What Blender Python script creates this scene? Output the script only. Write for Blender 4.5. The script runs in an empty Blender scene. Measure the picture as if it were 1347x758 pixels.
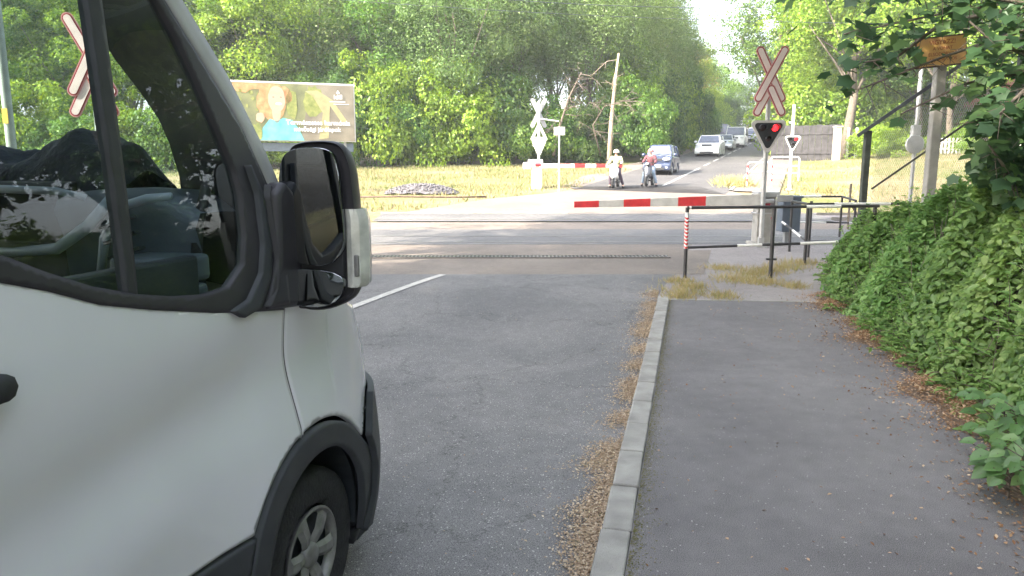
import bpy, bmesh, math, random
import numpy as np
from mathutils import Vector, Matrix, Euler
R=math.radians
sc=bpy.context.scene
col=sc.collection
# ---------------------------------------------------------------- camera
FPX=973.0; PITCH=R(9.45); CAMH=1.8
cd=bpy.data.cameras.new('camera'); cam=bpy.data.objects.new('camera',cd); col.objects.link(cam)
cam.location=(0,0,CAMH); cam.rotation_euler=(R(90)-PITCH,0,0)
cd.sensor_width=36; cd.lens=36*FPX/1347; cd.clip_end=2000; cd.clip_start=.05
sc.camera=cam
# ---------------------------------------------------------------- sky, sun, exposure
SUN_EL=R(33); SUN_DIR=Vector((-.88,-.47,0)).normalized()
w=bpy.data.worlds.new("World"); sc.world=w; w.use_nodes=True
nt=w.node_tree; nt.nodes.clear()
sky=nt.nodes.new('ShaderNodeTexSky'); sky.sky_type='NISHITA'; sky.sun_disc=False
sky.sun_elevation=SUN_EL; sky.sun_rotation=math.atan2(SUN_DIR.x,SUN_DIR.y)
sky.air_density=1.0; sky.dust_density=3.5; sky.ozone_density=1.0
bg=nt.nodes.new('ShaderNodeBackground'); bg.inputs['Strength'].default_value=.15
wo=nt.nodes.new('ShaderNodeOutputWorld')
hs_=nt.nodes.new('ShaderNodeHueSaturation'); hs_.inputs['Saturation'].default_value=.5
nt.links.new(sky.outputs[0],hs_.inputs['Color']); nt.links.new(hs_.outputs[0],bg.inputs[0]); nt.links.new(bg.outputs[0],wo.inputs[0])
sl=bpy.data.lights.new('sun','SUN'); sl.energy=2.6; sl.angle=R(.6); sl.color=(1,.90,.74)
so=bpy.data.objects.new('sun',sl); col.objects.link(so)
sd=Vector((SUN_DIR.x*math.cos(SUN_EL),SUN_DIR.y*math.cos(SUN_EL),math.sin(SUN_EL)))
so.rotation_euler=sd.to_track_quat('Z','Y').to_euler(); so.location=(-20,-20,30)
sc.view_settings.view_transform='Standard'; sc.view_settings.look='None'
sc.view_settings.exposure=2.65; sc.view_settings.gamma=1
SHADE=[(-9.6,11.0,.9,1),(-12.0,3.6,1.0,1),(-15,-1,1.0),(-11,-7,1.0),(-19,-6,1.1),(-17,-15,1.1),(-7,-15,.95),(-3,-19,1.0),(4,-13,.8),(-10,-1,.8)]
SIDE=[(9.5,.5,.8),(13,7,.85),(18,-1,1.1),(16,14,.9),(12.5,3.5,.9),(14.5,-4,1.0),(15,10,.95),(11,-10,.9),(20,3,1.1)]
sc.render.engine='CYCLES'
cy=sc.cycles
cy.max_bounces=7; cy.transparent_max_bounces=12; cy.diffuse_bounces=4; cy.glossy_bounces=3; cy.transmission_bounces=5
cy.caustics_reflective=False; cy.caustics_refractive=False
cy.use_denoising=True
# ---------------------------------------------------------------- geometry of the place
def gz(x,y):
    t=y-18.5
    if t<0: return 0.0
    if t<3: return .063*t*t/6
    if t<102: return .063*(t-1.5)
    return .063*100.5
def ray(px,py):
    u=(px-673.5)/FPX; v=-(py-379)/FPX
    return Vector((u, math.cos(PITCH)+v*math.sin(PITCH), -math.sin(PITCH)+v*math.cos(PITCH)))
def V(px,py,Y):
    d=ray(px,py); return Vector((0,0,CAMH))+d*(Y/d.y)
def G(px,py):
    d=ray(px,py); s=1.0; c=Vector((0,0,CAMH))
    while s<300:
        p=c+d*s
        if p.z<gz(p.x,p.y): return p
        s+=.01+s*.0005
    return c+d*200
# ---------------------------------------------------------------- materials
def new_mat(name):
    m=bpy.data.materials.new(name); m.use_nodes=True; t=m.node_tree
    return m,t,t.nodes['Principled BSDF'],t.nodes['Material Output']
def mat(name,base,rough=.6,metal=0,var=.12,scale=8,bump=0,bscale=None,spec=None,coat=0,base2=None,detail=4):
    m,t,b,o=new_mat(name)
    L=t.links.new
    tc=t.nodes.new('ShaderNodeTexCoord')
    n=t.nodes.new('ShaderNodeTexNoise'); n.inputs['Scale'].default_value=scale; n.inputs['Detail'].default_value=detail
    L(tc.outputs['Object'],n.inputs['Vector'])
    r=t.nodes.new('ShaderNodeValToRGB'); r.color_ramp.elements[0].position=.3; r.color_ramp.elements[1].position=.7
    c2=base2 or tuple(min(1,c*(1+var)) for c in base); c1=tuple(c*(1-var) for c in base) if base2 is None else base
    r.color_ramp.elements[0].color=(*c1,1); r.color_ramp.elements[1].color=(*c2,1)
    L(n.outputs['Fac'],r.inputs['Fac']); L(r.outputs['Color'],b.inputs['Base Color'])
    b.inputs['Roughness'].default_value=rough; b.inputs['Metallic'].default_value=metal
    if spec is not None: b.inputs['Specular IOR Level'].default_value=spec
    if coat: b.inputs['Coat Weight'].default_value=coat; b.inputs['Coat Roughness'].default_value=.03
    if bump:
        n2=t.nodes.new('ShaderNodeTexNoise'); n2.inputs['Scale'].default_value=bscale or scale*4; n2.inputs['Detail'].default_value=3
        L(tc.outputs['Object'],n2.inputs['Vector'])
        bu=t.nodes.new('ShaderNodeBump'); bu.inputs['Strength'].default_value=bump; bu.inputs['Distance'].default_value=.02
        L(n2.outputs['Fac'],bu.inputs['Height']); L(bu.outputs['Normal'],b.inputs['Normal'])
    return m
def asphalt(name,c1,c2,speck=(.5,.48,.45),sp=.62,patch=.35,tint=None,crack=False,fine=320):
    """worn asphalt: large stains, small aggregate, pale chips, bump"""
    m,t,b,o=new_mat(name); L=t.links.new
    tc=t.nodes.new('ShaderNodeTexCoord')
    def noise(s,d=4,ro=.55,dist=0):
        n=t.nodes.new('ShaderNodeTexNoise'); n.inputs['Scale'].default_value=s; n.inputs['Detail'].default_value=d
        n.inputs['Roughness'].default_value=ro; n.inputs['Distortion'].default_value=dist
        L(tc.outputs['Object'],n.inputs['Vector']); return n
    def ramp(a,b_,ca,cb):
        r=t.nodes.new('ShaderNodeValToRGB'); e=r.color_ramp.elements
        e[0].position=a; e[1].position=b_; e[0].color=(*ca,1); e[1].color=(*cb,1); return r
    def mix(kind,f,A,B):
        x=t.nodes.new('ShaderNodeMix'); x.data_type='RGBA'; x.blend_type=kind
        if isinstance(f,float): x.inputs[0].default_value=f
        else: L(f,x.inputs[0])
        L(A,x.inputs[6]); L(B,x.inputs[7]); return x.outputs[2]
    big=noise(.55,6,.6,.4); r1=ramp(.35,.68,c1,c2); L(big.outputs['Fac'],r1.inputs['Fac'])
    med=noise(7,5); r2=ramp(.3,.7,(.9,.9,.9),(1.08,1.08,1.08)); L(med.outputs['Fac'],r2.inputs['Fac'])
    A=mix('MULTIPLY',1.0,r1.outputs[0],r2.outputs[0])
    g=noise(fine*.55,2,.7); r3=ramp(.36,.64,(.35,.35,.36),(1.75,1.74,1.7)); L(g.outputs['Fac'],r3.inputs['Fac'])
    A=mix('MULTIPLY',.85,A,r3.outputs[0])
    v=t.nodes.new('ShaderNodeTexVoronoi'); v.inputs['Scale'].default_value=62; L(tc.outputs['Object'],v.inputs['Vector'])
    r4=ramp(.22,.30,(1,1,1),(0,0,0)); L(v.outputs['Distance'],r4.inputs['Fac'])
    v2=t.nodes.new('ShaderNodeTexWhiteNoise'); L(v.outputs['Position'],v2.inputs['Vector'])
    r5=ramp(sp+.2,sp+.22,(0,0,0),(1,1,1)); L(v2.outputs['Value'],r5.inputs['Fac'])
    f=mix('MULTIPLY',1.0,r4.outputs[0],r5.outputs[0])
    rgb=t.nodes.new('ShaderNodeRGB'); rgb.outputs[0].default_value=(*speck,1)
    A=mix('MIX',f,A,rgb.outputs[0])
    if crack:
        vc=t.nodes.new('ShaderNodeTexVoronoi'); vc.feature='DISTANCE_TO_EDGE'; vc.inputs['Scale'].default_value=.42
        mp=t.nodes.new('ShaderNodeVectorMath'); mp.operation='ADD'
        nd=noise(1.7,5,.7); sc_=t.nodes.new('ShaderNodeVectorMath'); sc_.operation='SCALE'; sc_.inputs['Scale'].default_value=1.1
        L(nd.outputs['Color'],sc_.inputs[0]); L(tc.outputs['Object'],mp.inputs[0]); L(sc_.outputs[0],mp.inputs[1]); L(mp.outputs[0],vc.inputs['Vector'])
        rc=ramp(.002,.006,(.4,.39,.38),(1,1,1)); L(vc.outputs['Distance'],rc.inputs['Fac'])
        A=mix('MULTIPLY',.6,A,rc.outputs[0])
    L(A,b.inputs['Base Color']); b.inputs['Roughness'].default_value=.85; b.inputs['Specular IOR Level'].default_value=.35
    bu=t.nodes.new('ShaderNodeBump'); bu.inputs['Strength'].default_value=.55; bu.inputs['Distance'].default_value=.006
    L(g.outputs['Fac'],bu.inputs['Height']); L(bu.outputs['Normal'],b.inputs['Normal'])
    return m
def leafmat(name,c1,c2,c3,trans=.38,gl=.05):
    m=bpy.data.materials.new(name); m.use_nodes=True; t=m.node_tree; t.nodes.clear(); L=t.links.new
    o=t.nodes.new('ShaderNodeOutputMaterial'); g=t.nodes.new('ShaderNodeNewGeometry')
    r=t.nodes.new('ShaderNodeValToRGB'); e=r.color_ramp.elements
    e[0].position=0; e[0].color=(*c1,1); e[1].position=1; e[1].color=(*c3,1)
    k=e.new(.55); k.color=(*c2,1)
    oi=t.nodes.new('ShaderNodeObjectInfo')
    L(g.outputs['Random Per Island'],r.inputs['Fac'])
    hs=t.nodes.new('ShaderNodeHueSaturation')
    mr=t.nodes.new('ShaderNodeMapRange'); mr.inputs[3].default_value=.485; mr.inputs[4].default_value=.512
    L(oi.outputs['Random'],mr.inputs[0]); L(mr.outputs[0],hs.inputs['Hue']); L(r.outputs[0],hs.inputs['Color'])
    d=t.nodes.new('ShaderNodeBsdfDiffuse'); tr=t.nodes.new('ShaderNodeBsdfTranslucent'); gg=t.nodes.new('ShaderNodeBsdfGlossy')
    gg.inputs['Roughness'].default_value=.42; gg.inputs['Color'].default_value=(.8,.85,.8,1)
    L(hs.outputs[0],d.inputs['Color'])
    h2=t.nodes.new('ShaderNodeHueSaturation'); h2.inputs['Hue'].default_value=.485; h2.inputs['Saturation'].default_value=1.1; h2.inputs['Value'].default_value=1.5
    L(hs.outputs[0],h2.inputs['Color']); L(h2.outputs[0],tr.inputs['Color'])
    m1=t.nodes.new('ShaderNodeMixShader'); m1.inputs[0].default_value=trans; L(d.outputs[0],m1.inputs[1]); L(tr.outputs[0],m1.inputs[2])
    m2=t.nodes.new('ShaderNodeMixShader'); m2.inputs[0].default_value=gl; L(m1.outputs[0],m2.inputs[1]); L(gg.outputs[0],m2.inputs[2])
    L(m2.outputs[0],o.inputs[0]); return m
def glassmat(name,tint,refl=1.0):
    m=bpy.data.materials.new(name); m.use_nodes=True; t=m.node_tree; t.nodes.clear(); L=t.links.new
    o=t.nodes.new('ShaderNodeOutputMaterial'); tr=t.nodes.new('ShaderNodeBsdfTransparent'); tr.inputs[0].default_value=(*tint,1)
    gl=t.nodes.new('ShaderNodeBsdfGlossy'); gl.inputs['Roughness'].default_value=.01; gl.inputs['Color'].default_value=(refl,refl,refl,1)
    f=t.nodes.new('ShaderNodeFresnel'); ge=t.nodes.new('ShaderNodeNewGeometry'); mr=t.nodes.new('ShaderNodeMapRange'); mr.inputs[3].default_value=1.45; mr.inputs[4].default_value=1/1.45; L(ge.outputs['Backfacing'],mr.inputs[0]); L(mr.outputs[0],f.inputs['IOR'])
    mx=t.nodes.new('ShaderNodeMixShader'); L(f.outputs[0],mx.inputs[0]); L(tr.outputs[0],mx.inputs[1]); L(gl.outputs[0],mx.inputs[2]); L(mx.outputs[0],o.inputs[0])
    return m
def emit(name,c,s):
    m,t,b,o=new_mat(name); b.inputs['Base Color'].default_value=(*c,1); b.inputs['Emission Color'].default_value=(*c,1); b.inputs['Emission Strength'].default_value=s
    return m
M={}
M['asphalt']=asphalt('worn asphalt road',(.135,.132,.134),(.205,.197,.195),crack=True)
M['asphalt_far']=asphalt('far asphalt road',(.085,.082,.084),(.115,.11,.11))
M['walk']=asphalt('pavement asphalt',(.135,.127,.13),(.195,.184,.185),speck=(.38,.36,.35),sp=.74,fine=420)
M['panel']=asphalt('dark crossing asphalt',(.12,.118,.12),(.165,.16,.16))
M['apron']=asphalt('pale worn concrete apron',(.175,.148,.128),(.245,.206,.176),speck=(.36,.33,.30))
M['path']=asphalt('dusty footpath',(.24,.215,.21),(.31,.28,.27),crack=False)
M['kerb']=mat('kerb concrete',(.31,.295,.27),.85,var=.24,scale=5,bump=.5,bscale=160)
M['concrete']=mat('grey concrete',(.3,.29,.27),.85,var=.18,scale=5,bump=.4,bscale=90)
M['line']=mat('worn road paint',(.47,.45,.42),.7,var=.2,scale=14)
M['grass']=None
M['rimgrey']=mat('pale grey signal rim',(.55,.53,.52),.6,var=.1)
M['steel']=mat('rail steel',(.3,.28,.27),.35,.8,var=.2,scale=5)
M['galv']=mat('galvanised grey metal',(.42,.42,.42),.5,.3,var=.12,scale=6)
M['greypole']=mat('grey green painted pole',(.33,.38,.36),.5,.1,var=.15,scale=4)
M['white']=mat('white painted metal',(.78,.77,.74),.45,var=.08,scale=5)
M['offwhite']=mat('dirty white metal',(.6,.58,.55),.5,var=.14,scale=6)
M['galvdark']=mat('dark blue grey rail paint',(.07,.08,.09),.4,.2,var=.2)
M['fencegreen']=mat('dark green grey post paint',(.06,.07,.06),.7,var=.3)
M['black']=mat('black painted metal',(.035,.033,.035),.45,var=.35,scale=7)
M['red']=mat('signal red paint',(.62,.035,.04),.5,var=.15,scale=8)
M['darkred']=mat('dark red edging',(.32,.03,.045),.5,var=.15,scale=8)
M['pinkref']=mat('faded reflective red',(.62,.30,.30),.5,var=.12,scale=8)
M['signwhite']=mat('pinkish reflective white',(.88,.74,.74),.5,var=.08,scale=6)
M['dark']=mat('black plastic',(.022,.023,.026),.5,var=.25,scale=12,bump=.1,bscale=300)
M['trim']=mat('dark grey van plastic',(.042,.045,.052),.55,var=.15,scale=14,bump=.15,bscale=400)
M['trimgloss']=mat('smooth black trim',(.03,.028,.033),.45,var=.2,scale=6)
M['vanwhite']=mat('white van paint',(.73,.72,.76),.20,var=.03,scale=3,coat=1)
M['interior']=mat('blue grey dashboard plastic',(.11,.135,.165),.55,var=.15,scale=6)
M['interior2']=mat('dark cabin plastic',(.03,.036,.042),.6,var=.2,scale=6)
M['interior3']=mat('pale cabin trim',(.32,.38,.45),.5,var=.1,scale=6)
M['cloth']=mat('dark navy cloth',(.035,.042,.055),.95,var=.35,scale=9,bump=.6,bscale=40)
M['glass']=glassmat('tinted window glass',(.78,.84,.83),.85)
M['glassdark']=mat('dark car glass',(.03,.035,.045),.06,var=.2,scale=3,spec=.9)
M['glassblue']=mat('bluish windscreen glass',(.10,.12,.18),.08,var=.2,scale=3,spec=.9)
M['mirror']=mat('mirror glass',(.24,.26,.28),.015,1.0,var=.01)
M['rubber']=mat('tyre rubber',(.022,.022,.024),.8,var=.25,scale=20,bump=.4,bscale=80)
M['rim']=mat('dirty wheel cover',(.24,.235,.225),.45,.3,var=.25,scale=18)
M['clear']=mat('clear lamp plastic',(.55,.55,.50),.12,var=.2,scale=20,spec=.9)
M['lampgl']=mat('headlamp glass',(.75,.78,.8),.1,var=.1,scale=10,spec=.9)
M['orange']=mat('amber lens',(.7,.25,.04),.25,var=.1)
M['redlit']=emit('lit red signal lens',(1.0,.015,.02),.9)
M['lens']=mat('unlit signal lens',(.06,.035,.035),.2,var=.2)
M['bark']=mat('grey brown bark',(.14,.115,.09),.95,var=.35,scale=9,bump=.8,bscale=30)
M['barkpale']=mat('pale weathered trunk',(.42,.33,.24),.9,var=.3,scale=7,bump=.5,bscale=25)
M['soil']=mat('dark soil',(.07,.055,.035),.95,var=.4,scale=9,bump=.8)
M['gravelheap']=mat('grey gravel',(.16,.15,.16),.95,var=.45,scale=30,bump=1,bscale=60)
M['brick']=mat('red brick',(.36,.14,.10),.9,var=.25,scale=14)
M['skin']=mat('skin',(.48,.29,.21),.6,var=.06)
M['straw']=mat('dry straw stems',(.46,.36,.20),.9,var=.3,scale=12)
# grass ground
def grass_mat():
    m,t,b,o=new_mat('dry grass verge'); L=t.links.new
    tc=t.nodes.new('ShaderNodeTexCoord')
    def noise(s,d,ro=.6,dist=0):
        n=t.nodes.new('ShaderNodeTexNoise'); n.inputs['Scale'].default_value=s; n.inputs['Detail'].default_value=d; n.inputs['Roughness'].default_value=ro; n.inputs['Distortion'].default_value=dist
        L(tc.outputs['Object'],n.inputs['Vector']); return n
    a=noise(.28,7,.62,.6); r=t.nodes.new('ShaderNodeValToRGB'); e=r.color_ramp.elements
    e[0].position=.36; e[0].color=(.34,.27,.18,1); e[1].position=.66; e[1].color=(.17,.20,.07,1)
    k=e.new(.5); k.color=(.26,.235,.13,1)
    L(a.outputs['Fac'],r.inputs['Fac'])
    c=noise(14,5,.7); r2=t.nodes.new('ShaderNodeValToRGB'); r2.color_ramp.elements[0].position=.3; r2.color_ramp.elements[1].position=.7
    r2.color_ramp.elements[0].color=(.5,.5,.45,1); r2.color_ramp.elements[1].color=(1.3,1.28,1.2,1); L(c.outputs['Fac'],r2.inputs['Fac'])
    x=t.nodes.new('ShaderNodeMix'); x.data_type='RGBA'; x.blend_type='MULTIPLY'; x.inputs[0].default_value=1
    L(r.outputs[0],x.inputs[6]); L(r2.outputs[0],x.inputs[7]); L(x.outputs[2],b.inputs['Base Color'])
    b.inputs['Roughness'].default_value=.95; b.inputs['Specular IOR Level'].default_value=.1
    bu=t.nodes.new('ShaderNodeBump'); bu.inputs['Strength'].default_value=.8; bu.inputs['Distance'].default_value=.06; L(c.outputs['Fac'],bu.inputs['Height']); L(bu.outputs['Normal'],b.inputs['Normal'])
    return m
M['grass']=grass_mat()
LM={
 'mid':leafmat('mid green leaves',(.055,.13,.02),(.095,.20,.03),(.17,.28,.045),trans=.42,gl=.02),
 'lime':leafmat('yellow green leaves',(.11,.20,.02),(.18,.30,.03),(.29,.40,.055),trans=.42,gl=.02),
 'grey':leafmat('grey green leaves',(.085,.145,.04),(.135,.21,.06),(.205,.29,.09),trans=.38,gl=.02),
 'deep':leafmat('deep green leaves',(.04,.09,.02),(.07,.14,.03),(.12,.20,.04),trans=.42,gl=.02),
 'gold':leafmat('golden leaves',(.17,.18,.04),(.26,.25,.06),(.34,.32,.10),gl=.02),
 'hedge':leafmat('hedge leaves',(.08,.165,.04),(.125,.235,.06),(.20,.32,.09),trans=.38,gl=.03),
 'hedge2':leafmat('pale hedge leaves',(.11,.21,.055),(.165,.29,.08),(.25,.37,.12),trans=.38,gl=.03),
 'maple':leafmat('maple leaves',(.035,.075,.035),(.055,.11,.045),(.085,.15,.05),trans=.3,gl=.03),
 'broad':leafmat('broad leaves',(.08,.16,.05),(.11,.21,.07),(.16,.26,.09),trans=.3,gl=.04),
 'blossom':leafmat('dry blossom flakes',(.32,.23,.16),(.47,.36,.25),(.64,.53,.40),trans=.1,gl=.0),
 'litter':leafmat('dry leaf litter',(.20,.11,.06),(.36,.23,.13),(.55,.42,.28),trans=.1,gl=.0),
 'straw':leafmat('dry weeds',(.30,.25,.11),(.42,.36,.18),(.22,.25,.09),trans=.2,gl=.0),
 'grassb':leafmat('grass blades',(.15,.19,.07),(.26,.245,.12),(.38,.32,.20),trans=.3,gl=.0),
}
# ---------------------------------------------------------------- mesh helpers
def link(o,parent=None):
    col.objects.link(o)
    if parent is not None: o.parent=parent
    return o
class MB:
    def __init__(s): s.v=[]; s.f=[]
    def add(s,vs,fs,T=None):
        k=len(s.v)
        s.v+= [tuple(T@Vector(v)) if T is not None else tuple(v) for v in vs]
        s.f+= [tuple(i+k for i in f) for f in fs]; return s
    def box(s,c,d,rot=None,taper=1.0):
        x,y,z=[a/2 for a in d]; vs=[(-x,-y,-z),(x,-y,-z),(x,y,-z),(-x,y,-z),(-x*taper,-y*taper,z),(x*taper,-y*taper,z),(x*taper,y*taper,z),(-x*taper,y*taper,z)]
        T=Matrix.Translation(c)
        if rot is not None: T=T@Euler(rot).to_matrix().to_4x4()
        return s.add(vs,[(0,3,2,1),(4,5,6,7),(0,1,5,4),(1,2,6,5),(2,3,7,6),(3,0,4,7)],T)
    def tube(s,pts,r,n=10,cap=True):
        pts=[Vector(p) for p in pts]; rs=r if isinstance(r,(list,tuple)) else [r]*len(pts)
        k=len(s.v); prev=None
        for i,p in enumerate(pts):
            d=(pts[min(i+1,len(pts)-1)]-pts[max(i-1,0)]).normalized()
            if prev is None:
                a=Vector((0,0,1)) if abs(d.z)<.9 else Vector((1,0,0)); u=d.cross(a).normalized()
            else: u=(prev-d*prev.dot(d)).normalized()
            prev=u; v=d.cross(u)
            for j in range(n):
                t=2*math.pi*j/n; s.v.append(tuple(p+(u*math.cos(t)+v*math.sin(t))*rs[i]))
        for i in range(len(pts)-1):
            for j in range(n):
                a=k+i*n+j; b=k+i*n+(j+1)%n; s.f.append((a,b,b+n,a+n))
        if cap:
            s.f.append(tuple(k+j for j in range(n))[::-1]); e=k+(len(pts)-1)*n; s.f.append(tuple(e+j for j in range(n)))
        return s
    def prism(s,poly,th,T=None,ax='y'):
        """polygon (a,b) in the xz plane extruded th along y, centred"""
        n=len(poly)
        if ax=='y': vs=[(a,-th/2,b) for a,b in poly]+[(a,th/2,b) for a,b in poly]
        elif ax=='z': vs=[(a,b,-th/2) for a,b in poly]+[(a,b,th/2) for a,b in poly]
        else: vs=[(-th/2,a,b) for a,b in poly]+[(th/2,a,b) for a,b in poly]
        fs=[tuple(range(n)),tuple(range(2*n-1,n-1,-1))]+[(i,i+n,(i+1)%n+n,(i+1)%n) for i in range(n)]
        return s.add(vs,fs,T)
    def lathe(s,prof,n=28,T=None):
        """profile (r,h) turned around the local y axis"""
        vs=[];fs=[]
        for r,h in prof:
            for j in range(n):
                t=2*math.pi*j/n; vs.append((r*math.cos(t),h,r*math.sin(t)))
        for i in range(len(prof)-1):
            for j in range(n):
                a=i*n+j;b=i*n+(j+1)%n; fs.append((a,b,b+n,a+n))
        return s.add(vs,fs,T)
    def ball(s,c,r,n=12,m=8):
        rx,ry,rz=r if isinstance(r,(tuple,list)) else (r,r,r); vs=[];fs=[]
        for i in range(m+1):
            p=math.pi*i/m
            for j in range(n):
                t=2*math.pi*j/n; vs.append((c[0]+rx*math.sin(p)*math.cos(t),c[1]+ry*math.sin(p)*math.sin(t),c[2]+rz*math.cos(p)))
        for i in range(m):
            for j in range(n):
                a=i*n+j;b=i*n+(j+1)%n; fs.append((a,b,b+n,a+n))
        return s.add(vs,fs)
    def build(s,name,m,parent=None,bevel=0,smooth=False,seg=2,loc=None,rot=None):
        me=bpy.data.meshes.new(name); me.from_pydata(s.v,[],s.f); me.materials.append(m)
        bm=bmesh.new(); bm.from_mesh(me); bmesh.ops.recalc_face_normals(bm,faces=bm.faces)
        bm.to_mesh(me); bm.free()
        o=bpy.data.objects.new(name,me); link(o,parent)
        if loc: o.location=loc
        if rot: o.rotation_euler=rot
        if smooth:
            me.polygons.foreach_set('use_smooth',[True]*len(me.polygons))
            if smooth=='auto':
                try: me.set_sharp_from_angle(angle=R(38))
                except Exception: pass
        if bevel:
            b=o.modifiers.new('bevel','BEVEL'); b.width=bevel; b.segments=seg; b.limit_method='ANGLE'; b.angle_limit=R(40)
        return o
def empty(name,loc,rz=0,rot=None):
    o=bpy.data.objects.new(name,None); o.location=loc; o.rotation_euler=rot or (0,0,rz); o.empty_display_size=.2; link(o); return o
def tag(o,label,cat,group=None):
    o['label']=label; o['category']=cat
    if group: o['group']=group
    return o
def struct(o,kind='structure',label=None):
    o['kind']=kind
    if label: o['label']=label
    return o
def copy_tree(o,parent=None):
    c=o.copy(); col.objects.link(c)
    if parent is not None: c.parent=parent
    for ch in list(o.children): copy_tree(ch,c)
    return c
def npmesh(name,v,f,m,smooth=False):
    """v (n,3), f (k,q) quads or tris"""
    me=bpy.data.meshes.new(name); q=f.shape[1]
    me.vertices.add(len(v)); me.vertices.foreach_set('co',np.asarray(v,np.float32).ravel())
    me.loops.add(f.size); me.loops.foreach_set('vertex_index',f.astype(np.int32).ravel())
    me.polygons.add(len(f)); me.polygons.foreach_set('loop_start',np.arange(0,f.size,q,dtype=np.int32)); me.polygons.foreach_set('loop_total',np.full(len(f),q,dtype=np.int32))
    if smooth: me.polygons.foreach_set('use_smooth',np.ones(len(f),bool))
    me.update(calc_edges=True); me.validate(); me.materials.append(m); return me
def nrm(a): return a/np.maximum(np.linalg.norm(a,axis=1,keepdims=True),1e-9)
def leaves(name,P,N,S,m,rng,shape='far',aspect=.6,T=None):
    n=len(P); N=nrm(N)
    if T is None: T=rng.normal(size=(n,3))
    T=nrm(T-N*np.sum(T*N,axis=1,keepdims=True)); B=np.cross(N,T)
    S=np.broadcast_to(np.asarray(S,float).reshape(-1,1),(n,1)) if np.ndim(S) else np.full((n,1),S)
    def at(t,b,h): return P+T*S*t+B*S*b*aspect+N*S*h
    if shape=='far':
        vs=np.stack([at(-.5,0,0),at(.05,.5,.08),at(.5,0,-.05),at(-.05,-.5,.08)],1); k=4
        f=np.arange(n)[:,None]*4+np.array([[0,1,2,3]])
    elif shape=='near':
        vs=np.stack([at(-.5,0,0),at(-.2,.46,.09),at(.2,.36,.08),at(.55,0,-.1),at(.2,-.36,.08),at(-.2,-.46,.09)],1); k=6
        f=(np.arange(n)[:,None,None]*6+np.array([[0,1,2,3],[0,3,4,5]])[None]).reshape(-1,4)
    elif shape=='maple':
        a=[(-.4,0,0),(-.46,.36,.05),(-.16,.40,.05),(.12,.60,-.06),(.22,.34,.02),(.62,0,-.10),(.22,-.34,.02),(.12,-.60,-.06),(-.16,-.40,.05),(-.46,-.36,.05)]
        vs=np.stack([at(*x) for x in a],1); k=10
        f=(np.arange(n)[:,None,None]*10+np.array([[0,1,2,2],[0,2,4,5],[2,3,4,4],[0,5,6,8],[8,6,7,7],[0,8,9,9]])[None]).reshape(-1,4)
        # use tri-safe mesh
        v=vs.reshape(-1,3); tris=[]
        base=np.arange(n)[:,None,None]*10+np.array([[0,1,2],[0,2,4],[0,4,5],[2,3,4],[0,5,6],[0,6,8],[8,6,7],[0,8,9]])[None]
        return npmesh(name,v,base.reshape(-1,3),m)
    elif shape=='blade':
        vs=np.stack([at(0,-.5,0),at(0,.5,0),at(1,0,.25)],1); f=np.arange(n)[:,None]*3+np.array([[0,1,2]])
    return npmesh(name,vs.reshape(-1,3),f,m)
def ribbon(name,rows,m,zoff=0,gzf=None):
    """rows: list of lists of (x,y[,z]) same length"""
    mb=MB(); n=len(rows[0])
    for r in rows:
        for p in r:
            z=(p[2] if len(p)>2 else (gzf or gz)(p[0],p[1]))+zoff
            mb.v.append((p[0],p[1],z))
    for i in range(len(rows)-1):
        for j in range(n-1):
            a=i*n+j; mb.f.append((a,a+1,a+n+1,a+n))
    o=mb.build(name,m); return o
def lerp(a,b,t): return a+(b-a)*t
def pl(pts,y):
    """piecewise-linear x at y"""
    if y<=pts[0][1]: a,b=pts[0],pts[1]
    else:
        for a,b in zip(pts,pts[1:]):
            if y<=b[1]: break
    t=(y-a[1])/(b[1]-a[1]); return a[0]+(b[0]-a[0])*t
# ================================================================ GROUND AND ROADS
rng=np.random.default_rng(7); random.seed(5)
KL=[(-3.22,-12),(.34,3.03),(2.0,9.99)]           # road side of the kerb
def kx(y): return pl(KL,y)
FX=[(.2,-8),(2.72,2.6),(2.92,3.28),(3.72,6.55),(4.3,9.54),(5.0,11.5),(5.9,13.2)]       # foot of the hedge
def fx(y): return pl(FX,y)
def tz(x,y):
    z=gz(x,y)-.035
    if y<12.4: z=-.32
    elif x<-6 and y>24: z+=.05*math.sin(x*.9+y*.4)+.04*math.sin(x*.35-y*.7)+.03
    rx_=10.2+max(0,y-33.6)*.388+3.5
    if x>rx_ and y>24: z+=min(.7,(x-rx_)*.07)*min(1,(y-24)/12)
    if y>60 and x<12: z+=.0
    return z
xs=[-160,-110,-80,-60,-48]+[x*.8-40 for x in range(0,116)]+[60,75,95,130,180]
ys=[-60,-40,-25]+[y*1.0-15 for y in range(0,33)]+[18.25+.25*i for i in range(16)]+[22.5+i for i in range(0,80)]+[105,110,115,118,120,120.5,125,140,160,190,230,280]
vs=np.array([(x,y,tz(x,y)) for y in ys for x in xs]); nx=len(xs)
f=np.array([(j*nx+i,j*nx+i+1,(j+1)*nx+i+1,(j+1)*nx+i) for j in range(len(ys)-1) for i in range(nx-1)])
g=bpy.data.objects.new('ground',npmesh('ground',vs,f,M['grass'],True)); struct(link(g))
# near carriageway (9 cm below the pavement, rising to the crossing)
def nz(y): 
    t=min(1,max(0,(y-7.5)/4.5)); return -.09*(1-t*t*(3-2*t))
YN=[-14+.5*i for i in range(53)]+[12.21]
rows=[]
for y in YN:
    r=kx(y) if y<10 else 2.0+(y-10)*.26+.03*(y-10)**2
    q_=max(0,min(1,(12-y)/4)); rows.append([(x,y,nz(y)-.05*q_*min(r-x,2)) for x in [r-8.2,r-6,r-4,r-2,r-1,r+.02]])
o=ribbon('road',rows,M['asphalt']); struct(o)
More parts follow.
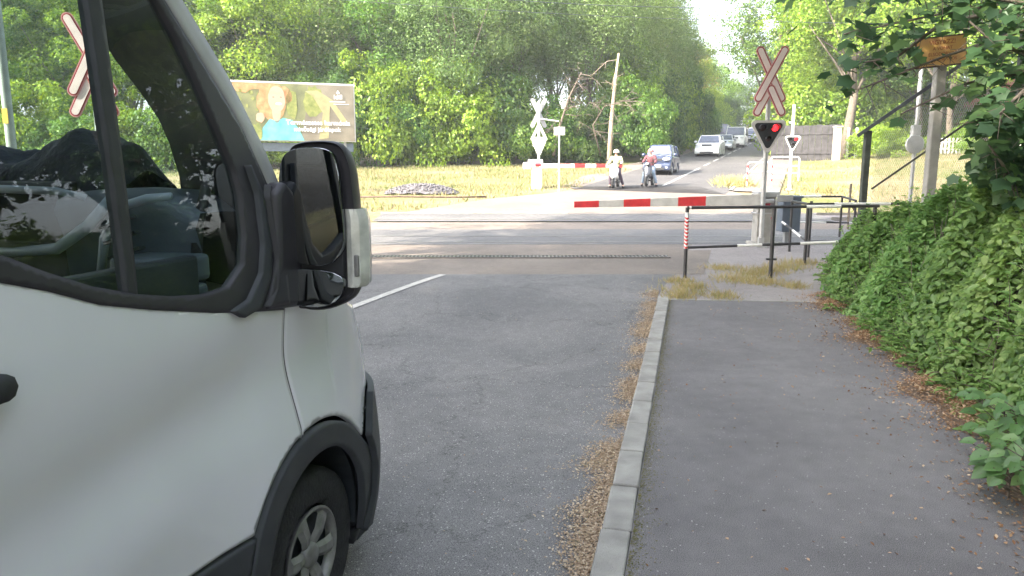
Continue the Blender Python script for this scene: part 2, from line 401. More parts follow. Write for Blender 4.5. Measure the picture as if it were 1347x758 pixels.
# crossing slab: pale apron, dark bands between the rails
def right_edge(y): return 2.62+(y-12.2)*.26+.03*(y-12.2)
def band(name,y0,y1,x0,x1,m,z=0,n=8):
    k=max(1,int((y1-y0)/.3)); rows=[]
    for i in range(k+1):
        y=y0+(y1-y0)*i/k; a=x0(y) if callable(x0) else x0; b=x1(y) if callable(x1) else x1
        rows.append([(a+(b-a)*j/n,y-.03*(a+(b-a)*j/n)*0) for j in range(n+1)])
    return struct(ribbon(name,rows,m,z))
XR=9.6
band('crossing_apron',12.21,16.85,-7.4,lambda y:3.2+(y-12.2)*.3 ,M['apron'],.0)
band('crossing_apron',20.45,21.95,-6.2,XR,M['apron'],.0)
band('crossing_slab',16.85,20.45,-8,XR,M['panel'],.004)
band('crossing_slab',21.95,23.7,-4.15,XR,M['panel'],.03)
def leftfar(y): return pl([(-4.2,23.3),(-1.0,28.2),(1.6,30.6),(3.7,33.0)],y)
band('road_shoulder',23.5,33.6,leftfar,lambda y:pl([(XR,23),(9.3,28),(9.2,33.6)],y),M['apron'],.0)
rail_mb=MB()
for yy in (17.35,18.80,22.3,23.4):
    for x0,x1 in [(-8,XR)]:
        for i in range(1):
            rail_mb.box(((x0+x1)/2,yy,gz(0,yy)+ (.006 if yy<21 else .032)),(x1-x0,.06,.006))
struct(rail_mb.build('rails',M['steel']))
rb=MB()
for yy in (17.35,18.80,22.3,23.4):
    for x0,x1 in [(-70,-8),(XR,70)]:
        rb.box(((x0+x1)/2,yy,gz(0,yy)+.03),(x1-x0,.07,.14)); rb.box(((x0+x1)/2,yy,gz(0,yy)-.04),(x1-x0,.14,.03))
o=rb.build('track',M['steel']); struct(o)
bl=MB()
for x0,x1 in [(-70,-8.01),(XR+.01,70)]:
    for y0,y1 in ((16.4,19.8),(21.4,24.3)):
        bl.add([(x0,y0,-.03),(x1,y0,-.03),(x1,y0+.4,gz(0,y0)+.01),(x0,y0+.4,gz(0,y0)+.01),(x1,y1-.4,gz(0,y1)+.01),(x0,y1-.4,gz(0,y1)+.01),(x1,y1,gz(0,y1)-.05),(x0,y1,gz(0,y1)-.05)],[(0,1,2,3),(3,2,4,5),(5,4,6,7)])
struct(bl.build('ballast',M['gravelheap']))
# narrow edge step on the far side of the slab
o=MB().box((-1.2,23.78,gz(0,23.78)+.02),(6.0,.12,.10)).build('kerb',M['kerb'],bevel=.01); struct(o)
# drain grate across the road
t=empty('drain_grate',(-2.0,14.5,.006)); tag(t,'long slotted steel drain set across the road before the rails','drain grate')
MB().box((0,0,.0),(10.2,.30,.01)).build('channel',M['interior2'],t)
gm=MB()
for i in range(136): gm.box((-5.07+i*.075,0,.012),(.03,.24,.014))
gm.box((0,-.14,.010),(10.2,.035,.02)); gm.box((0,.14,.010),(10.2,.035,.02))
gm.build('grating',M['steel'],t)
# far carriageway
TH=R(21.2); fd=Vector((math.sin(TH),math.cos(TH),0)); fn=Vector((math.cos(TH),-math.sin(TH),0)); C0=Vector((7.39,35.17,0))
def far_c(s):
    """centre of the far road, s metres beyond C0; bends left a little far away"""
    a=max(0,s-70)
    return C0+fd*s+fn*(a*a*.004)
rows=[]
S_=[-5+ .5*i for i in range(6)]+[-2+2*i for i in range(72)]
for s in S_:
    c=far_c(s); rows.append([(c.x+fn.x*q,c.y+fn.y*q) for q in (-3.3,-1.5,0,1.5,3.0)])
rows[0]=[(r[0],33.3) for r in rows[0]]
o=ribbon('road',rows,M['asphalt_far'],.008); struct(o)
# far footpath to the right of the road, with kerb
rows=[[(far_c(s).x+fn.x*q,far_c(s).y+fn.y*q) for q in (3.12,4.0,5.0)] for s in S_[4:]]
o=ribbon('footway',rows,M['apron'],.02); struct(o)
km=MB()
for i in range(4,len(S_)-1):
    a=far_c(S_[i])+fn*3.0; b=far_c(S_[i+1])+fn*3.0; za=gz(a.x,a.y); zb=gz(b.x,b.y); e=fn*.13
    km.add([(a.x,a.y,za-.05),(b.x,b.y,zb-.05),(b.x,b.y,zb+.05),(a.x,a.y,za+.05),(a.x+e.x,a.y+e.y,za-.05),(b.x+e.x,b.y+e.y,zb-.05),(b.x+e.x,b.y+e.y,zb+.05),(a.x+e.x,a.y+e.y,za+.05)],[(0,1,2,3),(3,2,6,7),(7,6,5,4)])
struct(km.build('kerb',M['kerb']))
# pale dusty shoulder on the left of the far road
rows=[[(far_c(s).x+fn.x*q,far_c(s).y+fn.y*q) for q in (-4.6-.3*math.sin(s*.6),-4,-3.28)] for s in S_[4:40]]
struct(ribbon('road_shoulder',rows,M['apron'],.004))
# painted lines
def stripe(name,pts,wd,zf,up):
    mb=MB()
    for (a,b) in zip(pts,pts[1:]):
        a=Vector((a[0],a[1],0)); b=Vector((b[0],b[1],0)); d=(b-a).normalized(); q=Vector((d.y,-d.x,0))*wd/2
        k=max(1,int((b-a).length/.4))
        for i in range(k):
            p=a.lerp(b,i/k); r=a.lerp(b,(i+1)/k)
            mb.add([(p.x-q.x,p.y-q.y,zf(p.x,p.y)+up),(p.x+q.x,p.y+q.y,zf(p.x,p.y)+up),(r.x+q.x,r.y+q.y,zf(r.x,r.y)+up),(r.x-q.x,r.y-q.y,zf(r.x,r.y)+up)],[(0,1,2,3)])
    return struct(mb.build(name,M['line']))
stripe('lane_marking',[(-7.6,-8),(-3.6,5.0),(-2.25,9.6),(-1.15,12.15)],.13,lambda x,y:nz(y)-.05*max(0,min(1,(12-y)/4))*min((kx(y) if y<10 else 2.0+(y-10)*.26+.03*(y-10)**2)-x,2),.007)
stripe('lane_marking',[far_c(s)[:2] for s in (-1.6,3,8,11)],.14,gz,.014)
for k in range(14):
    s=13.2+k*5.2; stripe('lane_marking',[far_c(s)[:2],far_c(s+3.1)[:2]],.14,gz,.014)
# pavement, kerb stones, dusty path at the crossing
rows=[]
for y in [-12+.5*i for i in range(44)]+[9.86]:
    a=kx(y)+.16; b=max(fx(y)+.7,a+.6); rows.append([(a+(b-a)*j/5,y-.22*j/5*(1 if y>9.5 else 0),0) for j in range(6)])
struct(ribbon('pavement',rows,M['walk']))
km=MB(); ang=R(13.42); q=Vector((math.sin(ang),math.cos(ang))); 
for i in range(42):
    s=-9+i*.525; y=3.03+s*q.y
    if y>9.7: break
    x=.34+s*q.x; c=Vector((x+q.x*.26+.078*q.y,y+q.y*.26-.078*q.x,-.072+random.uniform(-.005,.005)))
    km.box(c,(.15,.512,.16),(0,0,-ang+random.uniform(-.014,.014)))
struct(km.build('kerb',M['kerb'],bevel=.012,seg=3))
struct(MB().box((2.18,9.93,-.06),(.30,.12,.12),(0,0,-.35)).build('kerb',M['kerb'],bevel=.01))
rows=[]
for y in [9.87,10.2,10.6,11,11.6,12.2,13,14,15,16,16.85]:
    a=2.0+(y-10)*.26+.03*max(0,(y-10))**2 if y<12.2 else 2.72+(y-12.2)*.3
    b=fx(min(y,13))+2.2 if y<13 else XR
    sk=-.22 if y==9.87 else 0
    rows.append([(a+(b-a)*j/6,y+sk*j/6,-.006 if y<16 else .002) for j in range(7)])
struct(ribbon('footpath',rows,M['path']))
# pale joint between pavement and path
struct(MB().box((3.2,9.76,.001),(2.2,.05,.012),(0,0,-.10)).build('pavement_joint',M['concrete']))
# earth bank under the hedge
def hmax(y): return float(np.interp(y,[-2,3,5,6.5,8,9.5,11,13],[2.1,2.1,2.1,1.98,1.62,1.25,1.0,.85]))
def hh(d,y): return hmax(y)*(1-math.exp(-max(0,d)/.42)) if d>0 else 0
rows=[]
for y in [-8+.5*i for i in range(44)]:
    r=[]
    for d in (-.1,.15,.4,.7,1.0,1.6,2.4,4,8): r.append((fx(y)+d,y,max(-.1 if d<0 else .0,hh(d-.15,y)-.42 + .02*d)))
    rows.append(r)
struct(ribbon('bank',rows,M['soil']))
rows=[]
for i_ in range(0,110):
    y=-1+i_*.1; wv=.10*math.sin(y*3.1)+.08*math.sin(y*7.3)+.03*math.sin(y*19); rows.append([(fx(y)-.24-.04*max(0,5-y)+wv,y,.004),(fx(y)-.1,y,.010),(fx(y)+.35,y,.02)])
struct(ribbon('verge',rows,mat('brown crumbled litter soil',(.20,.14,.10),.95,var=.35,scale=40,bump=1,bscale=120)))
# litter of fallen blossom along the kerb, leaves along the hedge
def flakes(name,P,S,m,label,jit=.35):
    n=len(P); N=np.stack([rng.normal(0,jit,n),rng.normal(0,jit,n),np.ones(n)],1)
    o=bpy.data.objects.new(name,leaves(name,P,N,S,m,rng,aspect=.55)); link(o); o['kind']='stuff'; o['label']=label; return o
P=[];cl=[(3.3,.20),(3.55,.26),(3.85,.30),(4.15,.18),(4.5,.34),(4.72,.26),(5.35,.24),(5.95,.22),(6.25,.22),(6.85,.25),(7.5,.25),(8.2,.3),(8.6,.3),(9.2,.25),(3.0,.10),(2.7,.2),(9.7,.3),(10.4,.3)]
for y,wd in cl:
    n=int(4200*wd*min(1,5/y+.35)); yy=rng.normal(y,.06+.010*y,n); off=np.abs(rng.normal(0,wd*.36,n))
    P+= [(kx(b)-.01-a,b,nz(b)-.045*a+.006+abs(rng.normal(0,.008))) for a,b in zip(off,yy)]
n=520; yy=rng.uniform(2,11.5,n); off=np.abs(rng.normal(0,.25,n)); P+=[(kx(b)-.01-a,b,nz(b)+.005) for a,b in zip(off,yy)]
P=np.array(P); flakes('blossom_litter',P,rng.uniform(.010,.024,len(P)),LM['blossom'],'dry orange blossom swept into heaps along the kerb')
n=26000; yy=rng.uniform(.5,10.5,n)**1.0; wob=.10*np.sin(yy*3.1)+.08*np.sin(yy*7.3)
off=rng.exponential(.13,n)*(1.2)-.45
P=np.array([(fx(b)-.36-a*.9+wv,b,.006+abs(rng.normal(0,.006))+max(0,(-a-.05))*.15) for a,b,wv in zip(off,yy,wob)])
flakes('leaf_litter',P,rng.uniform(.010,.034,n),LM['litter'],'brown leaf litter along the foot of the hedge')
n=420; yy=rng.uniform(2.3,9.5,n); a=rng.uniform(0,1,n)
P=np.array([(lerp(kx(b)+.2,fx(b),t),b,.005) for t,b in zip(a,yy)]); flakes('leaf_litter',P,rng.uniform(.008,.03,n),LM['litter'],'scattered flakes on the pavement')
n=500; yy=rng.uniform(2.3,11,n); a=rng.uniform(0,1,n)
P=np.array([(kx(b)-.1-t*3,b,nz(b)-.05*max(0,min(1,(12-b)/4))*min(2,t*3+.1)+.005) for t,b in zip(a,yy)]); flakes('leaf_litter',P,rng.uniform(.006,.016,n),LM['litter'],'sparse pale flakes on the carriageway')
# moss and dirt in the pavement edge beside the kerb
n=5000; yy=rng.uniform(2.3,9.8,n); off=rng.exponential(.035,n)
P=np.array([(kx(b)+.165+a,b,.003) for a,b in zip(off,yy)]); flakes('moss',P,rng.uniform(.006,.014,n),leafmat('moss',(.09,.09,.035),(.15,.14,.05),(.22,.19,.09),trans=0,gl=0),'thin moss along the back of the kerb',.15)
# dry weeds on the crossing corner
def weeds(name,spots,m,label,h=.12,per=240,sp=.22):
    P=[];N=[];S=[];T=[]
    for (x,y,k) in spots:
        n=int(per*k)
        px=rng.normal(x,sp*k,n); py=rng.normal(y,sp*k,n)
        for a,b in zip(px,py):
            P.append((a,b,gz(a,b)+.0)); th=rng.uniform(0,6.28); N.append((math.cos(th),math.sin(th),0)); T.append((rng.normal(0,.7),rng.normal(0,.7),1)); S.append(h*rng.uniform(.4,1.3))
    P=np.array(P);n=len(P); o=bpy.data.objects.new(name,leaves(name,P,np.array(N),np.array(S),m,rng,'blade',.09,np.array(T))); link(o); o['kind']='stuff'; o['label']=label
weeds('dry_weeds',[(3.55,11.6,1),(3.9,11.3,.8),(4.0,12.2,1),(4.4,12.6,.9),(4.9,13,1),(2.45,10.4,.8),(2.7,10.9,.6),(2.6,11.4,.6),(3.7,12.9,.7),(5.4,13.6,1),(4.2,10.9,.5),(2.9,10.05,.6),(2.3,10.0,.5)],LM['straw'],'matted dry weeds by the railing posts',.10,520)
weeds('dry_weeds',[(10.0,33.4,1.2),(10.4,34,1),(9.9,34.4,.8),(13,31,1)],LM['straw'],'dry weeds at the far corner of the crossing',.45,200,.35)
# grass over the far verges
n=52000; gx=rng.uniform(-26,7,n); gy=rng.uniform(24.6,49,n)
gx2=rng.uniform(9.8,34,n//2); gy2=rng.uniform(19.6,53,n//2)
k1=gx<np.interp(gy,[23,28.2,30.6,33,34,60],[-4.3,-1.2,1.4,3.2,3.1,13.5]); k2=gx2>np.interp(gy2,[19,28,33,60],[10,10.6,11.8,22.6])
gx=np.concatenate([gx[k1],gx2[k2]]); gy=np.concatenate([gy[k1],gy2[k2]]); n=len(gx)
keep=(np.sin(gx*.8+gy*.5)+np.sin(gx*.31-gy*.9)+rng.normal(0,.8,n))>-.4; gx=gx[keep];gy=gy[keep];n=len(gx)
P=np.stack([gx,gy,np.array([tz(a,b) for a,b in zip(gx,gy)])],1); th=rng.uniform(0,6.28,n)
o=bpy.data.objects.new('grass',leaves('grass',P,np.stack([np.cos(th),np.sin(th),0*th],1),rng.uniform(.06,.22,n),LM['grassb'],rng,'blade',.28,np.stack([rng.normal(0,.5,n),rng.normal(0,.5,n),np.ones(n)],1))); link(o); o['kind']='stuff'; o['label']='short dry grass on the verges beyond the rails'
# ================================================================ VEGETATION
def crown_mesh(name,seed,Rx,Rz,zc,ncl,per,clr,ls,m,low=-.75,flat=.8,hang=0,rough=.28):
    r=np.random.default_rng(seed); C=[];k=0
    while len(C)<ncl:
        d=r.normal(size=3); d/=np.linalg.norm(d)
        if d[2]<low: continue
        f=r.uniform(.35,1.0)**.55*(1+r.normal(0,rough*.5))
        C.append((d[0]*Rx*f,d[1]*Rx*f,zc+d[2]*Rz*f))
    C=np.array(C); P=[];N=[];S=[]
    for c in C:
        n=int(per*r.uniform(.5,1.4)); cr=clr*r.uniform(.6,1.35)
        d=nrm(r.normal(size=(n,3))); q=r.uniform(.25,1,n)[:,None]**.45
        sc_=np.array([1.15,1.15,flat])
        p=c+d*q*cr*sc_; p[:,2]-=hang*np.abs(r.normal(0,.3,n))
        P.append(p); out=nrm(c[None]-np.array([0,0,zc])+1e-3)
        N.append(d*.55+out*.35+np.array([0,0,.45])+r.normal(0,.45,(n,3))); S.append(ls*r.uniform(.6,1.35,n))
    P=np.concatenate(P);N=np.concatenate(N);S=np.concatenate(S)
    return leaves(name,P,N,S,m,r,'far',.62),C
def trunk_mesh(name,seed,C,h,r0,m,nb=9,z0=-.3,lean=.03):
    r=random.Random(seed); mb=MB()
    pts=[];x=y=0
    for i in range(7):
        t=i/6; pts.append((x,y,z0+t*(h-z0))); x+=r.uniform(-1,1)*h*lean; y+=r.uniform(-1,1)*h*lean
    mb.tube(pts,[r0*(1.25 if i==0 else 1-.13*i) for i in range(7)],9)
    idx=sorted(range(len(C)),key=lambda i:r.random())[:nb]
    for i in idx:
        c=C[i]; t=r.uniform(.3,.85); k=int(t*6); a=Vector(pts[k]); b=Vector(c); mid=a.lerp(b,.5)+Vector((r.uniform(-.3,.3),r.uniform(-.3,.3),r.uniform(-.1,.5)))
        rr=r0*(1-.13*k)*.5; mb.tube([a,a.lerp(mid,.6)+Vector((0,0,.1)),mid,b],[rr,rr*.7,rr*.5,rr*.15],6)
    return mb.build(name,m,None,smooth=True)
PROTO={}
def proto(key,seed,Rx,Rz,zc,ncl,per,clr,ls,lm,r0=.22,bark='bark',**k):
    me,C=crown_mesh('crown',seed,Rx,Rz,zc,ncl,per,clr,ls,LM[lm],**k)
    t=trunk_mesh('trunk',seed,C,zc+Rz*.4,r0,M[bark],nb=12); col.objects.unlink(t); PROTO[key]=(me,t.data,zc+Rz)
proto('broad1',1,3.6,4.6,7.2,95,330,.95,.165,'mid')
proto('broad2',2,3.9,4.4,7.6,95,330,1.0,.165,'lime')
proto('willow1',3,4.0,5.2,8.2,105,340,1.0,.135,'grey',bark='bark',hang=.8,flat=1.1)
proto('willow2',4,3.6,5.6,8.6,100,340,.95,.135,'grey',hang=.8,flat=1.1)
proto('deep1',5,3.5,4.6,6.4,95,330,1.0,.165,'deep')
proto('gold1',6,3.0,3.4,5.6,74,260,.85,.16,'gold')
proto('sparse1',8,3.4,4.4,8.5,42,130,.8,.2,'grey')
proto('tall1',9,4.6,6.2,10.5,130,300,1.2,.2,'mid',r0=.35)
proto('tall2',10,4.8,6.0,10.8,130,300,1.2,.2,'lime',r0=.35)
proto('shade2',12,5.0,4.2,12.0,130,150,1.3,.34,'mid',r0=.35,low=-.6)
proto('shade1',11,5.2,5.0,9.5,130,150,1.35,.34,'mid',r0=.35)
SH={}
for key,seed,rx,rz,lm,ls,ncl in (('bush1',21,2.1,1.7,'mid',.2,46),('bush2',22,2.4,2.0,'lime',.2,52),('bush3',23,2.0,1.9,'deep',.2,46),('bush4',24,2.2,1.6,'lime',.17,44),('bush5',25,1.7,1.4,'gold',.17,38)):
    me,C=crown_mesh('foliage',seed,rx,rz,rz*.75,ncl,330,.62,ls*.68,LM[lm],low=-.6); SH[key]=me
tr_rng=random.Random(3)
def plant(key,x,y,s,label,group=None,cat='tree',rz=None,sz=1,z=None,name=None,mat_=None):
    e=empty(name or 'tree',(x,y,(tz(x,y) if z is None else z)-.05),tr_rng.uniform(0,6.28) if rz is None else rz); e.scale=(s,s,s*sz)
    me,tm,_=PROTO[key]
    c=bpy.data.objects.new('crown',me); link(c,e); t=bpy.data.objects.new('trunk',tm); link(t,e)
    return tag(e,label,cat,group)
def bush(key,x,y,s,label,group=None,sz=1,z=None):
    o=bpy.data.objects.new('shrub',SH[key]); link(o); o.location=(x,y,(tz(x,y) if z is None else z)-.1); o.rotation_euler=(0,0,tr_rng.uniform(0,6.28)); o.scale=(s,s,s*sz)
    return tag(o,label,'shrub',group)
GW='trees of the wood across the tracks'; GWL='leafy tree in the wood behind the grass verge across the tracks'
# wood on the left: front line about 46-52 m away
k=0
for px,Y,key,s,sz in [(-120,44,'broad1',1.0,1),(-60,47,'broad2',1,1),(10,45,'broad1',1,1),(60,48,'deep1',1.1,1),(120,46,'broad2',.95,1),(175,48,'broad1',1,1),(235,47,'broad2',1.0,1),(290,49,'deep1',1.05,1),(340,48,'broad2',1,1),(395,50,'broad1',1.0,1),(440,52,'willow1',1,1),(500,51,'broad1',1.0,1),(548,53,'willow2',.95,1),(590,50,'willow1',.95,1),(640,52,'willow2',1,1),(680,55,'willow1',1.02,1),(735,57,'willow2',1.1,1),(775,56,'willow1',1,1),(820,60,'willow2',1.05,1),(848,66,'willow1',1.1,1),(868,82,'willow2',1.15,1)]:
    x=(px-673.5)/973*Y; plant(key,x,Y,s*tr_rng.uniform(.93,1.08),GWL,GW,sz=sz)
for px,Y,key,s in [(-150,58,'tall1',1),(-60,60,'tall2',1),(30,60,'tall1',1.0),(110,62,'tall2',1),(190,60,'tall1',1),(270,62,'tall2',1),(340,63,'tall1',1.05),(410,64,'tall2',1),(480,64,'tall1',1),(550,66,'tall2',1),(620,66,'tall1',1.0),(690,70,'tall2',1),(745,72,'tall1',1.1),(800,76,'tall2',1.05),(845,84,'tall1',1)]:
    x=(px-673.5)/973*Y; plant(key,x,Y,s,'tall tree at the back of the wood across the tracks','tall trees at the back of the wood')
# shrubs along the foot of the wood
for px,Y,key,s,sz in [(-40,42,'bush1',1.3,1.1),(15,41,'bush4',1.2,1.0),(60,43,'bush2',1.3,1.1),(105,42,'bush1',1.2,1),(150,44,'bush2',1.2,1.1),(195,43,'bush4',1.2,1),(240,44,'bush1',1.2,1.2),(290,45,'bush2',1.2,1.2),(330,46,'bush4',1.15,1),(372,46.5,'bush2',1.0,1.0),(415,47,'bush1',1.2,1.3),(455,47.5,'bush3',1.25,1.5),(497,48,'bush2',1.25,1.5),(535,48.5,'bush1',1.15,1.4),(570,49,'bush2',1.2,1.35),(608,49,'bush2',1.25,1.5),(648,50,'bush3',1.3,1.5),(690,50,'bush1',1.2,1.3),(722,51,'bush1',1.1,1.15),(752,51,'bush3',1.0,1.2),(790,53,'bush3',1.1,1.2),(832,53,'bush1',1.1,1.5),(822,57,'bush2',1.2,2.0),(856,60,'bush3',1.2,1.8),(872,66,'bush2',1.1,1.9),(893,72,'bush3',1.2,1.9),(905,80,'bush1',1.2,1.9)]:
    x=(px-673.5)/973*Y; bush(key,x,Y,s*1.02,'rounded shrub at the foot of the wood beyond the grass verge','shrubs at the foot of the wood',sz=sz)
# trees on both sides of the road further on
k=0
for s,q,key,sc0 in [(38,-8,'gold1',1.15),(46,-9.5,'gold1',1.3),(54,-8.5,'broad2',1.0),(62,-10,'gold1',1.35),(72,-9.5,'broad2',1.1),(84,-11,'broad1',1.1),(98,-12,'broad2',1.1),(112,-11,'deep1',1.1),(126,-10,'broad1',1.2),(138,-4,'tall1',1.1),(142,6,'tall2',1.1),(134,14,'deep1',1.2)]:
    c=far_c(s)+fn*q; plant(key,c.x,c.y,sc0,'roadside tree left of the far road behind the waiting cars' if q<0 else 'distant tree closing off the far end of the road','far roadside trees')
for s,q,key,sc0 in [(44,14,'broad2',.9),(52,12,'broad1',.85),(60,12,'broad2',.95),(70,11.5,'broad1',1),(84,12,'broad2',1),(98,12,'deep1',1.1),(112,13,'broad1',1.1),(126,14,'broad2',1.1)]:
    c=far_c(s)+fn*q; plant(key,c.x,c.y,sc0,'roadside tree right of the far road behind the dark fence','far roadside trees on the right')
for s,q,key,sc0 in [(30,-6.5,'bush5',1.0),(36,-6.8,'bush5',1.1),(43,-6.6,'bush4',1.1),(50,-7,'bush5',1.2),(58,-7,'bush3',1.3),(66,-7,'bush1',1.3),(76,-7,'bush2',1.3),(88,-7,'bush3',1.5),(24,-6.6,'bush3',1.0)]:
    c=far_c(s)+fn*q; bush(key,c.x,c.y,sc0,'roadside bush behind the queue of cars','bushes beside the queue of cars',sz=1.3)
plant('tall2',24.6,55.5,1.05,'big yellow green tree with a bare brown trunk behind the right hand signal',rz=1.0)
plant('broad2',30,52,1.15,'bright green tree behind the handrail on the right','trees at the right edge beyond the tracks')
for x,y,key,sc0 in [(33,82,'broad2',1.3),(37,80,'tall2',1.2),(27.5,61,'tall2',1.1),(31,58,'broad1',1.2),(25,72,'tall1',1.1),(35,56,'broad2',1.2),(41,60,'tall2',1.0),(48,57,'broad1',1.2),(30,64,'tall2',1),(54,66,'tall1',1.1),(27.5,70,'broad2',.9)]:
    plant(key,x,y,sc0,'sunlit tree in the row behind the grass slope on the right','trees at the right edge beyond the tracks')
bush('bush4',25.3,51.2,.95,'bright yellow green bush in front of the brown tree trunk on the right',sz=.85)
for x,y in ((23.5,61),(27,60),(30.5,62),(34,62),(38,63)): bush('bush2' if int(x)%2 else 'bush1',x,y,1.7,'large bush closing the gap behind the panel fence','large bushes behind the panel fence',sz=1.2)
for x,y in ((31,50),(36,49),(41,52)): bush('bush2',x,y,.8,'low sunlit bush at the top of the grass slope','low bushes on the right slope',sz=.8)
# roadside trees that shade the near road (left of the carriageway, beside and behind the camera)
for x,y,s in SIDE: plant('shade1',x,y,s,'tall tree added behind the pavement hedge, outside the picture, to darken the van window reflections','added trees behind the pavement hedge')  # unseen trees added on the right so the van windows reflect dark
for x,y,s,*k_ in SHADE: plant('shade2' if k_ else 'shade1',x,y,s,'tall shade tree on the left roadside near the waiting van','shade trees along the near road',name='shade_tree')
# bare leaning trunks and dead branches under the willows
def bare(name,pts,r,label,twigs,m='bark',seed=1,mode='tree'):
    e=empty(name,pts[0]); o0=Vector(pts[0]); rr=random.Random(seed)
    mb=MB(); n=len(pts); P_=[Vector(p)-o0 for p in pts]
    mb.tube(P_,[r*(1-.6*i/(n-1)) for i in range(n)],9); mb.build('trunk',M[m],e,smooth=True)
    b=MB()
    for i in range(twigs):
        t=rr.uniform(.25,1)*(n-1); k=min(n-2,int(t)); a=P_[k].lerp(P_[k+1],t-k); d=Vector((rr.uniform(-1,1.3),rr.uniform(-.9,.2),rr.uniform(-.55,.6))).normalized()*rr.uniform(.8,2.4)
        m1=a+d*.5+Vector((0,0,rr.uniform(-.1,.3))); e1=a+d
        b.tube([a,m1,e1],[.028,.018,.005],5)
        for q in range(3):
            s_=m1.lerp(e1,rr.uniform(0,1)); d2=Vector((rr.uniform(-1,1),rr.uniform(-.6,.3),rr.uniform(-1,.5))).normalized()*rr.uniform(.3,.9); b.tube([s_,s_+d2],[.018,.005],4)
    b.build('branch',M[m],e,smooth=True); return tag(e,label,'tree')
Yb=48.3
bare('leaning_tree',[V(728,205,Yb),V(735,170,Yb),V(748,130,Yb-.5),V(765,95,Yb-1)],.10,'bare leaning tree with tangled dead branches behind the far signal',18,seed=4)
bare('dead_tree',[V(790,205,Yb+1),V(780,165,Yb),V(795,140,Yb-.5),V(840,128,Yb-1)],.06,'dead brown branches left of the waiting scooter riders',16,seed=6)
bare('pine_tree',[V(801,218,48),V(804,160,48),V(809,110,48),V(814,70,48)],.16,'straight pale trunk standing right behind the rider in the light jacket',3,m='barkpale',seed=9)
# ---------------------------------------------------------------- hedge on the right
cent=[(1.2,'hedge_shrub'),(2.7,'hedge_shrub'),(4.0,'hedge_shrub'),(5.3,'hedge_shrub'),(6.6,'hedge_shrub'),(7.9,'hedge_shrub'),(9.2,'hedge_shrub'),(10.6,'hedge_shrub'),(12.2,'hedge_shrub')]
labs=['hedge shrub beside the camera at the right edge','leafy hedge shrub behind the broad leaved seedlings','hedge shrub at the right edge above the leaf litter','dense hedge shrub about midway along the pavement edge','bushy hedge shrub bulging over the middle of the pavement edge','hedge shrub below the overhanging maple twigs','hedge shrub beside the end of the pavement','last full hedge shrub before the striped railings','thin low shrub growing through the end of the railings']
n=125000; rg=np.random.default_rng(12)
y=rg.uniform(.4,13.0,n); d=rg.uniform(0,1,n)**.8*3.2
hm0=np.interp(y,[-2,3,5,6.5,8,9.5,11,13],[2.1,2.1,2.1,1.98,1.62,1.25,1.0,.85]); fc_=rg.uniform(0,1,n)<.45; zt_=rg.uniform(0,.93,n)*hm0; d=np.where(fc_,-.42*np.log(1-zt_/hm0)+rg.normal(0,.03,n),d)
# lumps
def lump(y,d): return .22*np.sin(y*2.1+.6)*np.cos(d*1.7)+.17*np.sin(y*4.7+d*3.1)+.09*np.sin(y*9.3-d*5.1)+.05*np.sin(y*17+d*11)
hm=np.interp(y,[-2,3,5,6.5,8,9.5,11,13],[2.1,2.1,2.1,1.98,1.62,1.25,1.0,.85])
dd=np.maximum(0,d+.12*np.sin(y*3.3)+.07*np.sin(y*8.1)); H_=hm*(1-np.exp(-dd/.42))+lump(y,d)*np.minimum(1,dd*1.6)
depth=rg.exponential(.13,n); z=H_-depth+rg.normal(0,.03,n)
# steep face: fill it
fxv=np.array([fx(a) for a in y]); P=np.stack([fxv+d-.06+rg.normal(0,.03,n),y,np.maximum(.02,z)],1)
dens=np.exp(-np.maximum(0,y-5)*.02); slope=hm/.42*np.exp(-dd/.42)
N=np.stack([-np.minimum(.75,slope*.3),-.25*np.ones(n),.9*np.ones(n)],1)+rg.normal(0,.38,(n,3))
S=rg.uniform(.03,.085,n)**1.0*np.where(y<5,1.0,1.12)
T=np.stack([-.45*np.ones(n),-.2*np.ones(n),-.1*np.ones(n)],1)+rg.normal(0,.9,(n,3))
keep=~((y<5)&(rg.uniform(0,1,n)<.15)) ; P,N,S,T=P[keep],N[keep],S[keep],T[keep]
own=np.argmin(np.abs(P[:,1][:,None]+rg.normal(0,.14,len(P))[:,None]-np.array([c[0] for c in cent])[None]),1)
for i,(cy_,nm) in enumerate(cent):
    k=own==i
    e=empty(nm,(fx(cy_)+1.0,cy_,0)); me=leaves('foliage',P[k]-np.array(e.location),N[k],S[k],LM['hedge2' if i in (1,3,5,8) else 'hedge'],rg,'near',.62,T[k])
    link(bpy.data.objects.new('foliage',me),e)
    st=MB(); rr=random.Random(i)
    for q in range(46):
        yy=cy_+rr.uniform(-.75,.75); d0=rr.uniform(.1,1.1); d1=d0+rr.uniform(-.4,.35); b=Vector((fx(yy)+d0,yy,0)); tt=Vector((fx(yy)+d1,yy+rr.uniform(-.3,.3),hh(max(.05,d1),yy)+rr.uniform(-.15,.16)))
        mm=b.lerp(tt,.55)+Vector((rr.uniform(-.05,.12),0,.08)); o_=Vector(e.location); st.tube([b-o_,mm-o_,tt-o_],[.009,.006,.002],5)
    st.build('stem',M['bark'],e,smooth=True); tag(e,labs[i],'shrub','hedge along the pavement')
